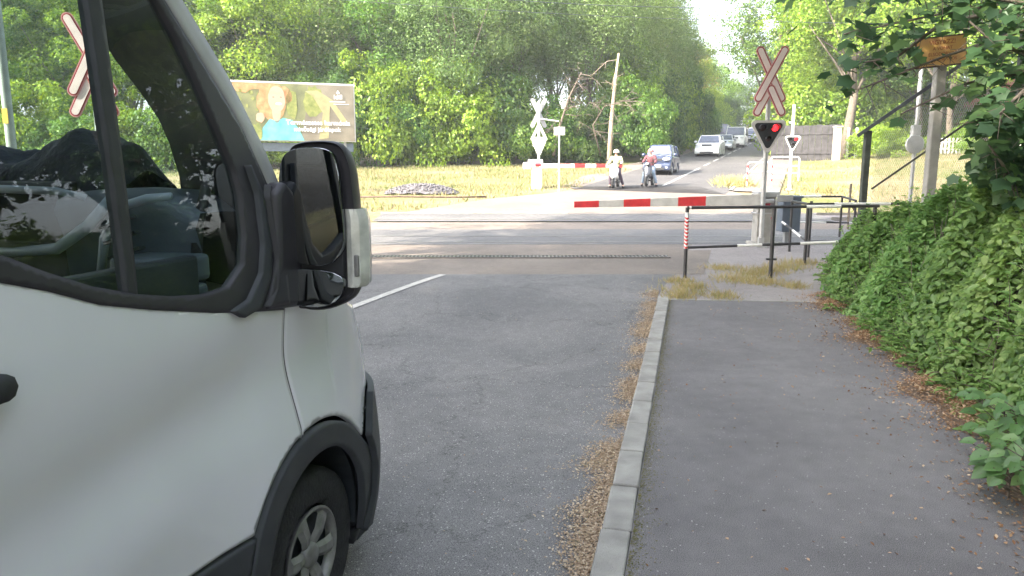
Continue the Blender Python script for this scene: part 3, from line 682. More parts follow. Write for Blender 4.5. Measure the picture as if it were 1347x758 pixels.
# upright sprigs sticking out of the hedge top
P=[];N=[];S=[];T=[]; rr=random.Random(8); sp=MB()
for q in range(760):
    yy=rr.uniform(2.4,12.4); d0=rr.uniform(.0,1.6)**1.5 if q%2 else rr.uniform(.0,.35); b=Vector((fx(yy)+d0,yy,max(.05,hh(d0,yy)*(1 if q%2 else rr.random())-.08))); L_=rr.uniform(.15,.5); t_=Vector((rr.uniform(-.55,.25) if q%2 else rr.uniform(-1.3,-.4),rr.uniform(-.5,.3),1 if q%2 else rr.uniform(-.1,.8))).normalized()*L_*(1 if q%2 else .8)
    sp.tube([b,b+t_*.6,b+t_+Vector((-.03,0,-.01))],[.004,.003,.001],4)
    for j in range(int(L_*34)):
        u=rr.uniform(.25,1); p=b+t_*u; dv=Vector((rr.uniform(-1,1),rr.uniform(-1,1),rr.uniform(-.3,.3))).normalized(); P.append(tuple(p+dv*.03)); T.append(tuple(dv)); N.append((rr.uniform(-.4,.4),rr.uniform(-.6,.2),1)); S.append(rr.uniform(.035,.085))
e=empty('hedge_sprigs',(5,8,0)); me=leaves('foliage',np.array(P)-np.array([5,8,0]),np.array(N),np.array(S),LM['hedge'],rg,'near',.5,np.array(T)); me.materials[0]=LM['hedge2']; link(bpy.data.objects.new('foliage',me),e)
for v_i,v_ in enumerate(sp.v): sp.v[v_i]=(v_[0]-5,v_[1]-8,v_[2])
sp.build('stem',M['bark'],e); e['kind']='stuff'; e['label']='young shoots sticking out along the whole hedge'
# broad-leaved seedlings low at the right edge
for j,(px,py,Y,k) in enumerate([(1318,590,3.75,1.0),(1338,545,3.9,1.15),(1308,535,4.25,.8),(1346,600,3.5,1.0)]):
    b=V(px,py,Y); e=empty('broad_leaved_plant',(b.x+.10,b.y+.05,0)); rr=random.Random(j+50); P=[];N=[];S=[];T=[]; st=MB()
    zt=max(.2,b.z)
    for q in range(int(30*k)):
        z_=zt*rr.uniform(.45,1.15); th=rr.uniform(2.2,5.6); r_=rr.uniform(.05,.20); p=Vector((math.cos(th)*r_-.03,math.sin(th)*r_,z_)); P.append(tuple(p)); T.append((math.cos(th),math.sin(th),-.35)); N.append((-.25+rr.uniform(-.3,.3),-.45+rr.uniform(-.3,.3),.9)); S.append(rr.uniform(.06,.115))
        st.tube([(0,0,z_-.10),p],[.003,.002],4)
    st.tube([(0,0,-.05),(0,0,zt*1.05)],[.006,.003],5); st.build('stem',M['bark'],e)
    link(bpy.data.objects.new('foliage',leaves('foliage',np.array(P),np.array(N),np.array(S),LM['broad'],rg,'near',.72,np.array(T))),e)
    tag(e,['low broad leaved seedling over the leaf litter at the right edge','taller broad leaved seedling at the right edge against the hedge','small broad leaved seedling left of its taller neighbours','broad leaved seedling cut by the right edge nearest the camera'][j],'plant')
# bright arching fern-like sprig
# ---------------------------------------------------------------- maple overhanging from the right
e=empty('maple_tree',(7.6,8.2,1.0)); o_=Vector(e.location); br=MB(); P=[];N=[];S=[];T=[]; rr=random.Random(17)
br.tube([(0,0,-1.2),(.05,0,1),(-.1,.1,3),(0,.1,5.5)],[.2,.17,.13,.07],10)
def bough(pts,dens,sp,r0=.03,droop=.12):
    pts=[Vector(p)-o_ for p in pts]; n=len(pts); br.tube(pts,[r0*(1-.8*i/(n-1)) for i in range(n)],6)
    for k in range(dens):
        t=rr.random()**.8*(n-1); i=min(n-2,int(t)); p=pts[i].lerp(pts[i+1],t-i); d=Vector((rr.gauss(0,1),rr.gauss(0,1),rr.gauss(0,.35)))*sp
        q=p+d; q.z-=abs(rr.gauss(0,droop)); P.append(tuple(q)); T.append((d.x-.3,d.y,-.5+rr.gauss(0,.3))); N.append((rr.gauss(-.15,.4),rr.gauss(-.45,.4),.9+rr.gauss(0,.3))); S.append(rr.uniform(.085,.16))
        if rr.random()<.35: br.tube([p,q],[.004,.002],4)
root=Vector((7.5,8.2,4.2))
for (a,b,c,dn,sp) in [((1347,40,7.2),(1240,75,6.8),(1130,118,6.6),150,.16),((1347,95,7),(1270,110,6.6),(1185,150,6.4),110,.14),((1347,0,7.5),(1230,20,7),(1110,45,6.8),130,.17),((1347,140,6.6),(1310,150,6.4),(1285,165,6.2),110,.14),((1347,170,6.2),(1325,190,6.0),(1300,195,6.0),90,.14),((1347,70,6),(1310,60,6),(1275,28,6.0),90,.15),((1347,120,5.6),(1335,130,5.6),(1315,150,5.5),90,.13),((1347,5,6.2),(1290,-5,6.2),(1200,-10,6.3),110,.2),((1347,-60,7),(1200,-50,7),(1060,-30,7),160,.3),((1347,215,6.6),(1330,215,6.4),(1300,215,6.3),80,.14),((1330,235,6.0),(1318,215,5.8),(1300,190,5.7),60,.12),((1420,60,6.5),(1380,110,6.0),(1350,180,5.6),220,.22),((1240,30,6.8),(1180,75,6.7),(1120,85,6.6),80,.12)]:
    bough([root+Vector((0,-.3,rr.uniform(-.8,.6))),V(1450,a[1]-40,a[2]+.3),V(*a),V(*b),V(*c)],dn,sp)
keepl=[]
for i_,p_ in enumerate(P):
    q_=Vector(p_)+o_-Vector((0,0,CAMH)); zz_=q_.y*math.cos(PITCH)-q_.z*math.sin(PITCH); ax_=673.5+FPX*q_.x/zz_; ay_=379-FPX*(q_.y*math.sin(PITCH)+q_.z*math.cos(PITCH))/zz_
    if not (1188<ax_<1278 and 48<ay_<114 and rr.random()<.95 and not (ax_<1216 and ay_<80)) and not (1125<ax_<1275 and 100<ay_<260 and rr.random()<.75): keepl.append(i_)
P=[P[i_] for i_ in keepl];N=[N[i_] for i_ in keepl];S=[S[i_] for i_ in keepl];T=[T[i_] for i_ in keepl]
br.build('trunk',M['bark'],e,smooth=True)
link(bpy.data.objects.new('crown',leaves('crown',np.array(P),np.array(N),np.array(S),LM['maple'],rg,'maple',1.0,np.array(T))),e)
# unseen crown above the frame, enlarged to shade the sign post and signal
me,C=crown_mesh('shade_crown',77,4.4,1.7,6.6,80,190,.95,.22,LM['maple']); o=link(bpy.data.objects.new('shade_crown',me),e); o.location=(-2.6,1.2,0)
me,C=crown_mesh('shade_crown',78,3.4,1.4,6.9,60,190,.95,.22,LM['maple']); o=link(bpy.data.objects.new('shade_crown',me),e); o.location=(-5.2,4.6,0)
tag(e,'maple with large dark leaves overhanging from the right in front of the yellow sign','tree')
# ================================================================ VAN (local: +X forward, +Y left, Z up, origin on the road under the front axle)
VAN=empty('delivery_van',(0,0,0)); va=R(14)
VAN.location=(math.sin(va)*2.58-math.cos(va)*2.5, math.cos(va)*2.58+math.sin(va)*2.5, -.10); VAN.rotation_euler=(0,0,R(90)-va)
tag(VAN,'white panel van filling the left side beside the kerb, passenger side with black mirror','van')
def vW(z): return 1.0-.13*max(0.0,(z-1.35)/1.1)**1.3-.03*max(0,(.55-z)/.35)**2
def vF(z): return float(np.interp(z,[.15,.3,.5,.7,.85,1.0,1.15,1.3,1.5],[1.02,1.10,1.14,1.11,1.06,1.01,.93,.80,.57]))
NOSE0=.24; NL=1.62
_tab={}
def vcurve(z):
    k=round(z,3)
    if k not in _tab:
        Wz,Fz=vW(k),vF(k); t=np.linspace(0,math.pi/2,160); n=2.9
        X=NOSE0+(Fz-NOSE0)*np.sin(t)**(2/n); Y=Wz*np.cos(t)**(2/n); Y[-1]=0
        s=np.concatenate([[0],np.cumsum(np.hypot(np.diff(X),np.diff(Y)))]); _tab[k]=(X,Y,s/s[-1])
    return _tab[k]
def flare(a,z):
    d=math.hypot(a,z-.345); f=.045*max(0,min(1,(.95-d)/.40))**2
    # soft waist: bulge under the window line, hollow below it
    if a<.2:
        f+= -.034*math.exp(-((z-1.16-.12*min(0,a+.1))/.16)**2)*min(1,max(0,(-a+.25)/.6)) + .012*math.exp(-((z-.85)/.2)**2)*min(1,max(0,(-a-.2)))
    return f
def VP(a,z,off=0,side=-1):
    if a<=NOSE0: x=a;y=vW(z);nx,ny=0,1
    else:
        X,Y,q=vcurve(z); u=min(1,(a-NOSE0)/NL); x=float(np.interp(u,q,X)); y=float(np.interp(u,q,Y))
        x2=float(np.interp(min(1,u+.02),q,X)); y2=float(np.interp(min(1,u+.02),q,Y)); x1=float(np.interp(max(0,u-.02),q,X)); y1=float(np.interp(max(0,u-.02),q,Y))
        l=math.hypot(x2-x1,y2-y1); nx,ny=-(y2-y1)/l,(x2-x1)/l
    o=off+flare(a,z)
    return (x+nx*o,side*(y+ny*o),z)
def sdf(poly,P):
    """signed distance (negative inside) of points P (n,2) to polygon"""
    A=np.array(poly,float); B=np.roll(A,-1,0); n=len(P); best=np.full(n,1e9); cp=np.zeros((n,2)); ins=np.zeros(n,bool)
    for a,b in zip(A,B):
        ab=b-a; t=np.clip(((P-a)@ab)/max(ab@ab,1e-12),0,1); q=a+t[:,None]*ab; d=np.hypot(*(P-q).T); k=d<best; best[k]=d[k]; cp[k]=q[k]
        if a[1]!=b[1]:
            c=((a[1]>P[:,1])!=(b[1]>P[:,1])); xi=(b[0]-a[0])*(P[:,1]-a[1])/(b[1]-a[1])+a[0]; ins^=c&(P[:,0]<xi)
    return np.where(ins,-best,best),cp
def panel(name,poly,m,off=0,h=.02,sides=(-1,),thick=0,parent=None,rim=.012,holes=()):
    if len(sides)>1:
        return [panel(name,poly,m,off,h,(s,),thick,parent,rim,holes) for s in sides][0]
    from mathutils.geometry import delaunay_2d_cdt
    def loop(pg):
        o_=[]; pg=[tuple(p) for k_,p in enumerate(pg) if k_==0 or math.dist(p,pg[k_-1])>1e-4]
        if math.dist(pg[0],pg[-1])<1e-4: pg=pg[:-1]
        for a,b in zip(pg,pg[1:]+pg[:1]):
            m_=max(1,round(math.dist(a,b)/h)); o_+=[(a[0]+(b[0]-a[0])*t/m_,a[1]+(b[1]-a[1])*t/m_) for t in range(m_)]
        return o_
    loops=[loop(poly)]+[loop(q) for q in holes]
    def SD(P):
        d,cp=sdf(poly,P)
        for hol in holes:
            d2,c2=sdf(hol,P); k_=-d2>d; d=np.where(k_,-d2,d); cp[k_]=c2[k_]
        return d,cp
    A=np.array(poly,float); x0,z0=A.min(0); x1,z1=A.max(0); nx=int((x1-x0)/h)+2; nz_=int((z1-z0)/h)+2
    gx,gz_=np.meshgrid(np.linspace(x0,x1,nx),np.linspace(z0,z1,nz_)); P=np.stack([gx.ravel(),gz_.ravel()],1); d,_=SD(P); P=P[d<-.55*h]
    B=[];Ed=[];ON=[]
    for lp in loops:
        n0=len(B); m_=len(lp)
        for t in range(m_):
            B.append(lp[t]); Ed.append((n0+t,n0+(t+1)%m_)); a=lp[t-1];b=lp[(t+1)%m_]; l=max(1e-9,math.dist(a,b)); ON.append(((b[1]-a[1])/l,-(b[0]-a[0])/l))
    B=np.array(B);ON=np.array(ON); d1,_=SD(B+ON*.001); d2,_=SD(B-ON*.001); ON=np.where((d1>=d2)[:,None],ON,-ON)
    V0=[Vector((float(p[0]),float(p[1]))) for p in B]+[Vector((float(p[0]),float(p[1]))) for p in P]
    V1,E1,F1,ov,_,_=delaunay_2d_cdt(V0,Ed,[],0,1e-6)
    P2=np.array([(v.x,v.y) for v in V1]); F1=[tuple(f_) for f_ in F1]; cen=np.array([P2[list(f_)].mean(0) for f_ in F1]); dc,_=SD(cen)
    F=[f_ for f_,q in zip(F1,dc) if q<-1e-5]
    d,cp=SD(P2); d=np.minimum(d,0)
    s=sides[0]; vs=[];nn=[]
    used=sorted({k_ for q in F for k_ in q}); re={k_:i_ for i_,k_ in enumerate(used)}
    onb={}
    for i_,o_ in enumerate(ov):
        for q in o_:
            if q<len(B): onb[i_]=ON[q]
    for k_ in used:
        a,z=P2[k_]; e=min(1,-d[k_]/rim) if rim else 1
        p=Vector(VP(a,z,off,s)); pa=Vector(VP(a+.004,z,off,s)); pz=Vector(VP(a,z+.004,off,s)); ta=(pa-p).normalized(); tz_=(pz-p).normalized(); n_=ta.cross(tz_)
        if n_.y*s<0 and abs(n_.y)>.2: n_=-n_
        elif abs(n_.y)<=.2 and n_.x<0: n_=-n_
        n_.normalize()
        if k_ in onb: g2=onb[k_]; e=0
        else:
            g2=cp[k_]-P2[k_]; l=np.hypot(*g2); g2=g2/l if l>1e-6 else np.zeros(2)
        n2=(n_+(ta*float(g2[0])+tz_*float(g2[1]))*(1-e)**1.5*1.0).normalized() if rim else n_
        vs.append(tuple(p)); nn.append(tuple(n2))
    fs=[]
    for q in F:
        q=[re[k_] for k_ in q]; a,b,c=[Vector(vs[i_]) for i_ in q[:3]]; nf=(b-a).cross(c-a); av=Vector(nn[q[0]])+Vector(nn[q[1]])+Vector(nn[q[2]])
        fs.append(tuple(q) if nf.dot(av)>0 else tuple(q[::-1]))
    ec={}
    for f_ in fs:
        for a,b in zip(f_,f_[1:]+f_[:1]): ec[(a,b)]=1
    border=[(a,b) for (a,b) in ec if (b,a) not in ec]; bs=sorted({a for a,b in border}|{b for a,b in border}); n0=len(vs); m_=len(bs); bi={k_:n0+i_ for i_,k_ in enumerate(bs)}
    for k_ in bs: vs.append(vs[k_]); nn.append(nn[k_])
    for k_ in bs:
        kk=used[k_]; vs.append(VP(P2[kk,0],P2[kk,1],off-.03-thick,s)); nn.append(nn[k_])
    fs+=[(bi[b],bi[a],bi[a]+m_,bi[b]+m_) for a,b in border]
    me=bpy.data.meshes.new(name); me.from_pydata(vs,[],fs); me.materials.append(m)
    me.polygons.foreach_set('use_smooth',[True]*len(me.polygons))
    me.normals_split_custom_set_from_vertices(nn)
    o=bpy.data.objects.new(name,me); return link(o,parent or VAN)
def arc(cx,cz,r,a0,a1,n=26): return [(cx+r*math.cos(R(a0+(a1-a0)*i/n)),cz+r*math.sin(R(a0+(a1-a0)*i/n))) for i in range(n+1)]
belt=[(-.118,1.366),(-.30,1.395),(-.538,1.437),(-.804,1.497),(-.99,1.546),(-1.142,1.608),(-1.30,1.66),(-1.47,1.70)]
RO=.512
# door with a single gap at the front edge
door=[(-1.47,.63),(-.60,.63)]+[p for p in arc(-.01,.345,RO+.02,152,104)]+[(-.1185,.85),(-.1185,1.05)]+belt
door=[p for p in door if p[1]>=.62]
panel('front_door',door,M['vanwhite'],h=.016,sides=(-1,1),rim=.006)
fen=[(-.1075,1.56),(-.1075,.86)]+arc(-.01,.345,RO+.02,100,38)+[(.42,.68),(.50,.76),(.60,.83),(1.2,.86),(1.80,.86),(1.80,1.17),(1.3,1.18),(1.0,1.20),(.70,1.235),(.5,1.275),(.38,1.335),(.2,1.45),(0,1.545)]
panel('fender',fen,M['vanwhite'],h=.018,sides=(-1,1),rim=.006)
panel('door_gap',[(-.128,1.37),(-.128,.86),(-.098,.86),(-.098,1.37)],M['dark'],off=-.004,h=.03,sides=(-1,1),rim=0)
# wheel arch cladding and sills
clad=arc(-.01,.345,RO,186,39)+[(.46,.60),(.49,.50),(.50,.36)]+[(.425,.20),(.415,.34)]+arc(-.0,.345,.405,8,186)
panel('wheel_arch_trim',clad,M['trim'],off=.012,h=.012,sides=(-1,1),rim=.02)
panel('sill_trim',[(-1.47,.27),(-.445,.27),(-.46,.36),(-.535,.36),(-.50,.5),(-.475,.565),(-.46,.612),(-1.47,.618)],M['trim'],off=.006,h=.02,sides=(-1,1))
panel('sill_trim',[(-4.6,.27),(-1.49,.27),(-1.49,.618),(-4.6,.618)],M['trim'],off=.006,h=.06,sides=(-1,1))
# bumper
bump=[(.435,.19),(.50,.34),(.505,.50),(.475,.60),(.44,.665),(.52,.745),(.62,.815),(1.2,.84),(1.80,.84),(1.80,.19)]
panel('front_bumper',bump,M['trim'],off=.034,h=.02,sides=(-1,1),rim=.02)
panel('bumper_lip',[(.43,.12),(.44,.185),(1.80,.185),(1.80,.12)],M['dark'],off=-.02,h=.03,sides=(-1,1))
panel('headlight',[(.86,.90),(.80,1.12),(.98,1.17),(1.30,1.14),(1.30,.98),(1.0,.90)],M['lampgl'],off=.012,h=.03,sides=(-1,1))
panel('grille',[(1.34,.92),(1.34,1.12),(1.80,1.12),(1.80,.92)],M['dark'],off=.014,h=.04,sides=(-1,1))
panel('grille',[(1.2,.30),(1.2,.52),(1.80,.52),(1.80,.30)],M['dark'],off=.032,h=.05,sides=(-1,1))
panel('side_lamp',[(.31,.99),(.31,1.03),(.36,1.03),(.36,.99)],M['orange'],off=.008,h=.012,sides=(1,))
# cargo side
panel('side_panel',[(-4.6,.63),(-1.49,.63),(-1.49,2.87),(-4.6,2.87)],M['vanwhite'],h=.06,sides=(-1,1))
panel('roof_side',[(-1.48,2.61),(-.66,2.61),(-.80,2.87),(-1.48,2.87)],M['vanwhite'],h=.05,sides=(-1,1))
# dark window surround of the door
pin=[(-.145,1.864),(-.226,2.024),(-.371,2.215),(-.515,2.402),(-.63,2.56)]
glass=[(-.446,1.496),(-.345,1.56),(-.312,1.66),(-.300,1.80),(-.312,1.88),(-.356,1.993),(-.426,2.16),(-.481,2.283),(-.551,2.395),(-.66,2.53),(-1.44,2.53),(-1.44,1.74),(-1.244,1.699),(-1.134,1.644),(-1.006,1.589),(-.854,1.543),(-.70,1.51),(-.566,1.492)]
surround=[(-.120,1.358)]+[(a_,b_-.009) for a_,b_ in belt[1:]]+[(-1.485,1.72),(-1.485,2.60),(-.665,2.60)]+pin[::-1]+[(-.115,1.80)]
panel('window_surround',surround,M['trimgloss'],off=.004,h=.014,sides=(-1,1),holes=(glass,),rim=.012)
gl=panel('side_window',[(-.43,1.485),(-.335,1.55),(-.298,1.66),(-.288,1.80),(-.30,1.89),(-.345,2.0),(-.415,2.17),(-.54,2.41),(-.65,2.54),(-1.45,2.54),(-1.45,1.73),(-1.24,1.685),(-1.13,1.63),(-1.0,1.575),(-.85,1.53),(-.56,1.478)],M['glass'],off=-.014,h=.03,sides=(-1,1),rim=0)
panel('window_divider',[(-.850,1.535),(-.800,2.10),(-.755,2.55),(-.815,2.55),(-.852,2.10),(-.890,1.545)],M['dark'],off=.0,h=.012,sides=(-1,1),rim=.01)
# raised inner moulding of the mirror foot (lighter curved edge)
panel('door_moulding',[(-.46,1.418),(-.36,1.44),(-.27,1.52),(-.235,1.62),(-.225,1.80),(-.255,1.90),(-.235,1.90),(-.19,1.80),(-.185,1.60),(-.22,1.49),(-.30,1.40),(-.40,1.385)],M['trim'],off=.022,h=.010,sides=(-1,1),rim=.015)
panel('mirror_foot',[(-.122,1.385),(-.122,1.80),(-.150,1.83),(-.172,1.78),(-.168,1.55),(-.20,1.45),(-.26,1.395)],M['trimgloss'],off=.03,h=.010,sides=(-1,1),rim=.015)
# A pillar, white outside edge coloured grey for its shade
aout=[(-.016,1.776),(-.113,1.975),(-.251,2.204),(-.422,2.421),(-.545,2.61),(-.69,2.86)]
panel('pillar',[(-.115,1.56),(-.012,1.62)]+aout+[(-.80,2.86),(-.64,2.59)]+[(x+.006,z+.006) for x,z in pin[::-1]]+[(-.108,1.80)],M['galv'],off=0,h=.014,sides=(-1,1),rim=.03)
# windscreen, roof, hood, rear
def wpt(u,v):  # u across -1..1, v up 0..1
    z=lerp(1.66,2.86,v); xe=float(np.interp(z,[1.62,1.776,1.975,2.204,2.421,2.62,2.88],[.02,-.016,-.113,-.251,-.422,-.56,-.70])); we=vW(z)-.03
    b=.17*(1-v*.35); return (xe+b*(1-abs(u)**2.4),u*we,z)
def gridmesh(name,fn,nu,nv,m,parent=VAN,smooth=True):
    mb=MB()
    for j in range(nv+1):
        for i in range(nu+1): mb.v.append(fn(i/nu,j/nv))
    for j in range(nv):
        for i in range(nu):
            a=j*(nu+1)+i; mb.f.append((a,a+1,a+nu+2,a+nu+1))
    return mb.build(name,m,parent,smooth=smooth)
gridmesh('windscreen',lambda a,b:wpt((a*2-1)*.985,b),24,14,M['glass'])
def roofp(a,b):
    u=a*2-1; x=lerp(-.70,-4.6,b); z=2.86; e=abs(u)**5
    xx,_,_=wpt(u,1.0); x=lerp(xx,-4.6,b); return (x,u*(vW(2.86)-.005),2.86+.085*(1-e)+ .05*min(1,b*6)*(1-e))
gridmesh('roof',roofp,30,24,M['vanwhite'])
def hoodp(a,b):
    th=math.pi*a; # fan round the nose
    s=1 if a<.5 else -1; q=(a*2 if a<.5 else (1-a)*2); A_=-.12+q*(NOSE0+NL+.12)
    zt=float(np.interp(A_,[-.106,0,.2,.38,.5,.7,1.0,1.3,1.8],[1.56,1.545,1.45,1.335,1.275,1.235,1.20,1.18,1.17]))
    p=VP(A_,zt,-.004,-s); X,Y=p[0],p[1]; cx=-.05; k=b; x=lerp(X,cx if X>cx else X,k); y=lerp(Y,0,k); zc=1.72-.02; z=zt+(zc-zt)*(1-(1-k)**2.1)*.9
    return (x,y,z)
gridmesh('hood',hoodp,60,10,M['vanwhite'])
MB().box((-4.6,0,1.55),(.04,1.74,2.5)).build('rear_doors',M['vanwhite'],VAN,bevel=.02)
fl=MB(); fl.box((-2.4,0,.42),(4.3,1.86,.24)); fl.box((-.0,0,.72),(1.0,1.22,.7)); fl.box((-.82,0,.58),(.5,1.84,.1)); fl.build('underbody',M['interior2'],VAN)
# wheel well liners
for s in (-1,1):
    wl=MB(); pr=arc(0,.345,.43,-15,195,22); n=len(pr)
    vs=[(x,s*.985,z) for x,z in pr]+[(x,s*.62,z) for x,z in pr]; wl.add(vs,[(i,i+1,i+1+n,i+n) for i in range(n-1)]+[tuple(range(n,2*n))])
    wl.build('wheel_well',M['interior2'],VAN)
for s in (-1,1): MB().box((.56,s*.80,.42),(.18,.34,.62)).build('wheel_well',M['interior2'],VAN)
# handle
panel('door_handle',[(-1.50,1.385),(-1.50,1.445),(-1.32,1.445),(-1.303,1.434),(-1.297,1.412),(-1.308,1.392),(-1.325,1.385)],M['dark'],off=.045,h=.009,sides=(-1,1),thick=.02,rim=.03)
# wheels
def van_wheel(x,s):
    T=Matrix.Rotation(0,4,'Z'); t=MB()
    t.lathe([(.20,-.085),(.225,-.1),(.27,-.108),(.315,-.102),(.338,-.088),(.345,-.06),(.347,0),(.345,.06),(.338,.088),(.315,.102),(.2,.09)],56)
    for r_ in ():
        pass
    tb=t.build('tyre',M['rubber'],None,smooth=True); w=tb
    rm=MB(); # wheel cover: dish, seven broad spokes with dark windows, hub
    rm.lathe([(.190,-.088),(.194,-.100),(.185,-.104),(.172,-.092),(.166,-.06)],48)
    for k in range(6):
        a0=2*math.pi*k/6; 
        for da in (0,):
            c,s_=math.cos(a0),math.sin(a0); q=Vector((-s_,0,c)); d=Vector((c,0,s_))
            pts=[]
            for r_,wd,yy in ((.045,.026,-.088),(.10,.034,-.104),(.155,.038,-.102),(.178,.056,-.092)):
                pts.append((d*r_+q*wd+Vector((0,yy+.016,0)),d*r_+q*wd*.45+Vector((0,yy,0)),d*r_-q*wd*.45+Vector((0,yy,0)),d*r_-q*wd+Vector((0,yy+.016,0))))
            for A_,B_ in zip(pts,pts[1:]):
                k0=len(rm.v); rm.v+=[tuple(v) for v in A_]+[tuple(v) for v in B_]; rm.f+=[(k0+i,k0+i+1,k0+i+5,k0+i+4) for i in range(3)]
    rm.lathe([(.001,-.105),(.03,-.106),(.042,-.100),(.052,-.088),(.055,-.07)],28)
    r2=rm.build('wheel_cover',M['rim'],None,smooth='auto')
    bk=MB().lathe([(.001,-.045),(.2,-.045)],32).build('wheel_disc',M['interior2'],None)
    e=bpy.data.objects.new('wheel',t_mesh:=tb.data)
    col.objects.unlink(tb); bpy.data.objects.remove(tb)
    link(e,VAN); e.location=(x+(.03 if x==0 else 0),s*.885,.27); e.scale=(1.07,1,1.07); e.rotation_euler=(0,R(9),0 if s<0 else math.pi); r2.parent=e; bk.parent=e; return e
van_wheel(0,-1); van_wheel(0,1); van_wheel(-3.3,-1); van_wheel(-3.3,1)
# ---- mirrors
def smooth2(p,k=2):
    for _ in range(k):
        q=[]
        for a,b in zip(p,p[1:]+p[:1]): q+=[(a[0]*.75+b[0]*.25,a[1]*.75+b[1]*.25),(a[0]*.25+b[0]*.75,a[1]*.25+b[1]*.75)]
        p=q
    return p
def mt(p): return [(.925+(y-.925)*.96,1.665+(z-1.67)*.95) for y,z in p]
def van_mirror(s):
    cy=1.085; e=MB()
    # rounded housing seen from behind: outline in (y,z)
    out=[(.925,1.39),(.918,1.50),(.928,1.70),(.955,1.90),(.985,1.985),(1.03,2.01),(1.16,2.015),(1.215,1.995),(1.245,1.93),(1.258,1.80),(1.262,1.60),(1.26,1.43),(1.235,1.375),(1.12,1.325),(1.0,1.325)]
    out=smooth2(mt(out))
    def ring(x,k,dz=0): return [(x,-((y-cy)*k+cy),(z-1.67)*k+1.67+dz) for y,z in out]
    n=len(out); vs=[]; rows=[(.004,.955),(-.008,.985),(.002,1.0),(.03,1.0),(.065,.96),(.10,.84),(.13,.6),(.14,.2)]
    for x,k in rows: vs+=ring(x,k)
    fs=[]
    for j in range(len(rows)-1):
        for i in range(n): a=j*n+i;b=j*n+(i+1)%n; fs.append((a,b,b+n,a+n))
    fs.append(tuple(range(n))); fs.append(tuple(range(7*n,8*n)))
    e.add([(x,y*(1 if s<0 else -1),z) for x,y,z in vs],fs); 
    h=e.build('wing_mirror',M['trimgloss'],VAN,smooth='auto')
    sg=1 if s<0 else -1
    def plate(nm,poly,x,m,th=.008,curve=0,tilt=(0,0)):
        poly=smooth2(mt(poly)); mb=MB(); cx_=sum(p[0] for p in poly)/len(poly); cz_=sum(p[1] for p in poly)/len(poly)
        vs=[(x+tilt[0]*(y-cx_)+tilt[1]*(z-cz_),-y*sg,z) for y,z in poly]+[(x+.02+tilt[0]*(y-cx_)+tilt[1]*(z-cz_),-y*sg,z) for y,z in poly]; k=len(poly)
        mb.add(vs,[tuple(range(k))]+[(i,(i+1)%k,(i+1)%k+k,i+k) for i in range(k)]); return mb.build(nm,m,h,bevel=.002)
    plate('bezel',[(.955,1.375),(.94,1.48),(.95,1.66),(.972,1.86),(1.0,1.955),(1.05,1.975),(1.15,1.975),(1.195,1.93),(1.205,1.8),(1.21,1.5),(1.20,1.38),(1.13,1.35),(1.0,1.35)],-.018,M['dark'])
    plate('mirror_glass',[(.945,1.525),(.950,1.68),(.965,1.86),(.985,1.955),(1.045,1.985),(1.165,1.985),(1.205,1.95),(1.218,1.80),(1.225,1.51)],-.048,M['mirror'],tilt=(.10,-.02))
    plate('mirror_glass',[(.948,1.505),(.958,1.43),(.98,1.37),(1.02,1.350),(1.14,1.350),(1.21,1.39),(1.225,1.495)],-.050,M['mirror'],tilt=(.06,.12))
    # clear indicator lens wrapping the outer end
    li=MB(); prof=[(.000,1.205),(-.012,1.232),(-.004,1.262),(.03,1.285),(.07,1.275),(.10,1.245),(.105,1.20)]
    zz=[(1.435,.75),(1.45,.95),(1.52,1.0),(1.66,1.0),(1.70,.98),(1.735,.80)]
    for z,k in zz:
        for x,y in prof: li.v.append((x,-((y-1.20)*k+1.20)*sg,z))
    m_=len(prof)
    for j in range(len(zz)-1):
        for i in range(m_-1): a=j*m_+i; li.f.append((a,a+1,a+1+m_,a+m_))
    li.f.append(tuple(range(m_))); li.f.append(tuple(range((len(zz)-1)*m_,len(zz)*m_)))
    lens=li.build('indicator_lens',M['clear'],h,smooth='auto')
    MB().box((.03,-1.245*sg,1.55),(.04,.03,.10)).box((-.0085,-1.248*sg,1.52),(.012,.020,.085)).build('bulb',M['rim'],lens,bevel=.01)
    ar0=MB().tube([(.0,-.93*sg,1.43),(.04,-.99*sg,1.41),(.07,-1.05*sg,1.42)],[.05,.05,.045],10).build('arm',M['trimgloss'],h,smooth=True); ar=MB(); ar.tube([(.0,-.92*sg,1.72),(.04,-.97*sg,1.74),(.08,-1.04*sg,1.76)],[.042,.045,.04],10); ar.build('arm',M['trimgloss'],h,smooth=True)
    MB().prism([(-.26,1.385),(-.12,1.365),(.055,1.345),(.06,1.50),(.05,1.66),(.0,1.775),(-.10,1.845),(-.16,1.80),(-.17,1.55),(-.22,1.45)],.085,Matrix.Translation((0,-.978*sg,0))).build('mirror_base',M['trimgloss'],VAN,bevel=.025,seg=3,smooth='auto'); MB().box((.030,-1.0*sg,1.575),(.09,.16,.47)).build('mirror_bracket',M['trimgloss'],h,bevel=.02)
van_mirror(-1); van_mirror(1)
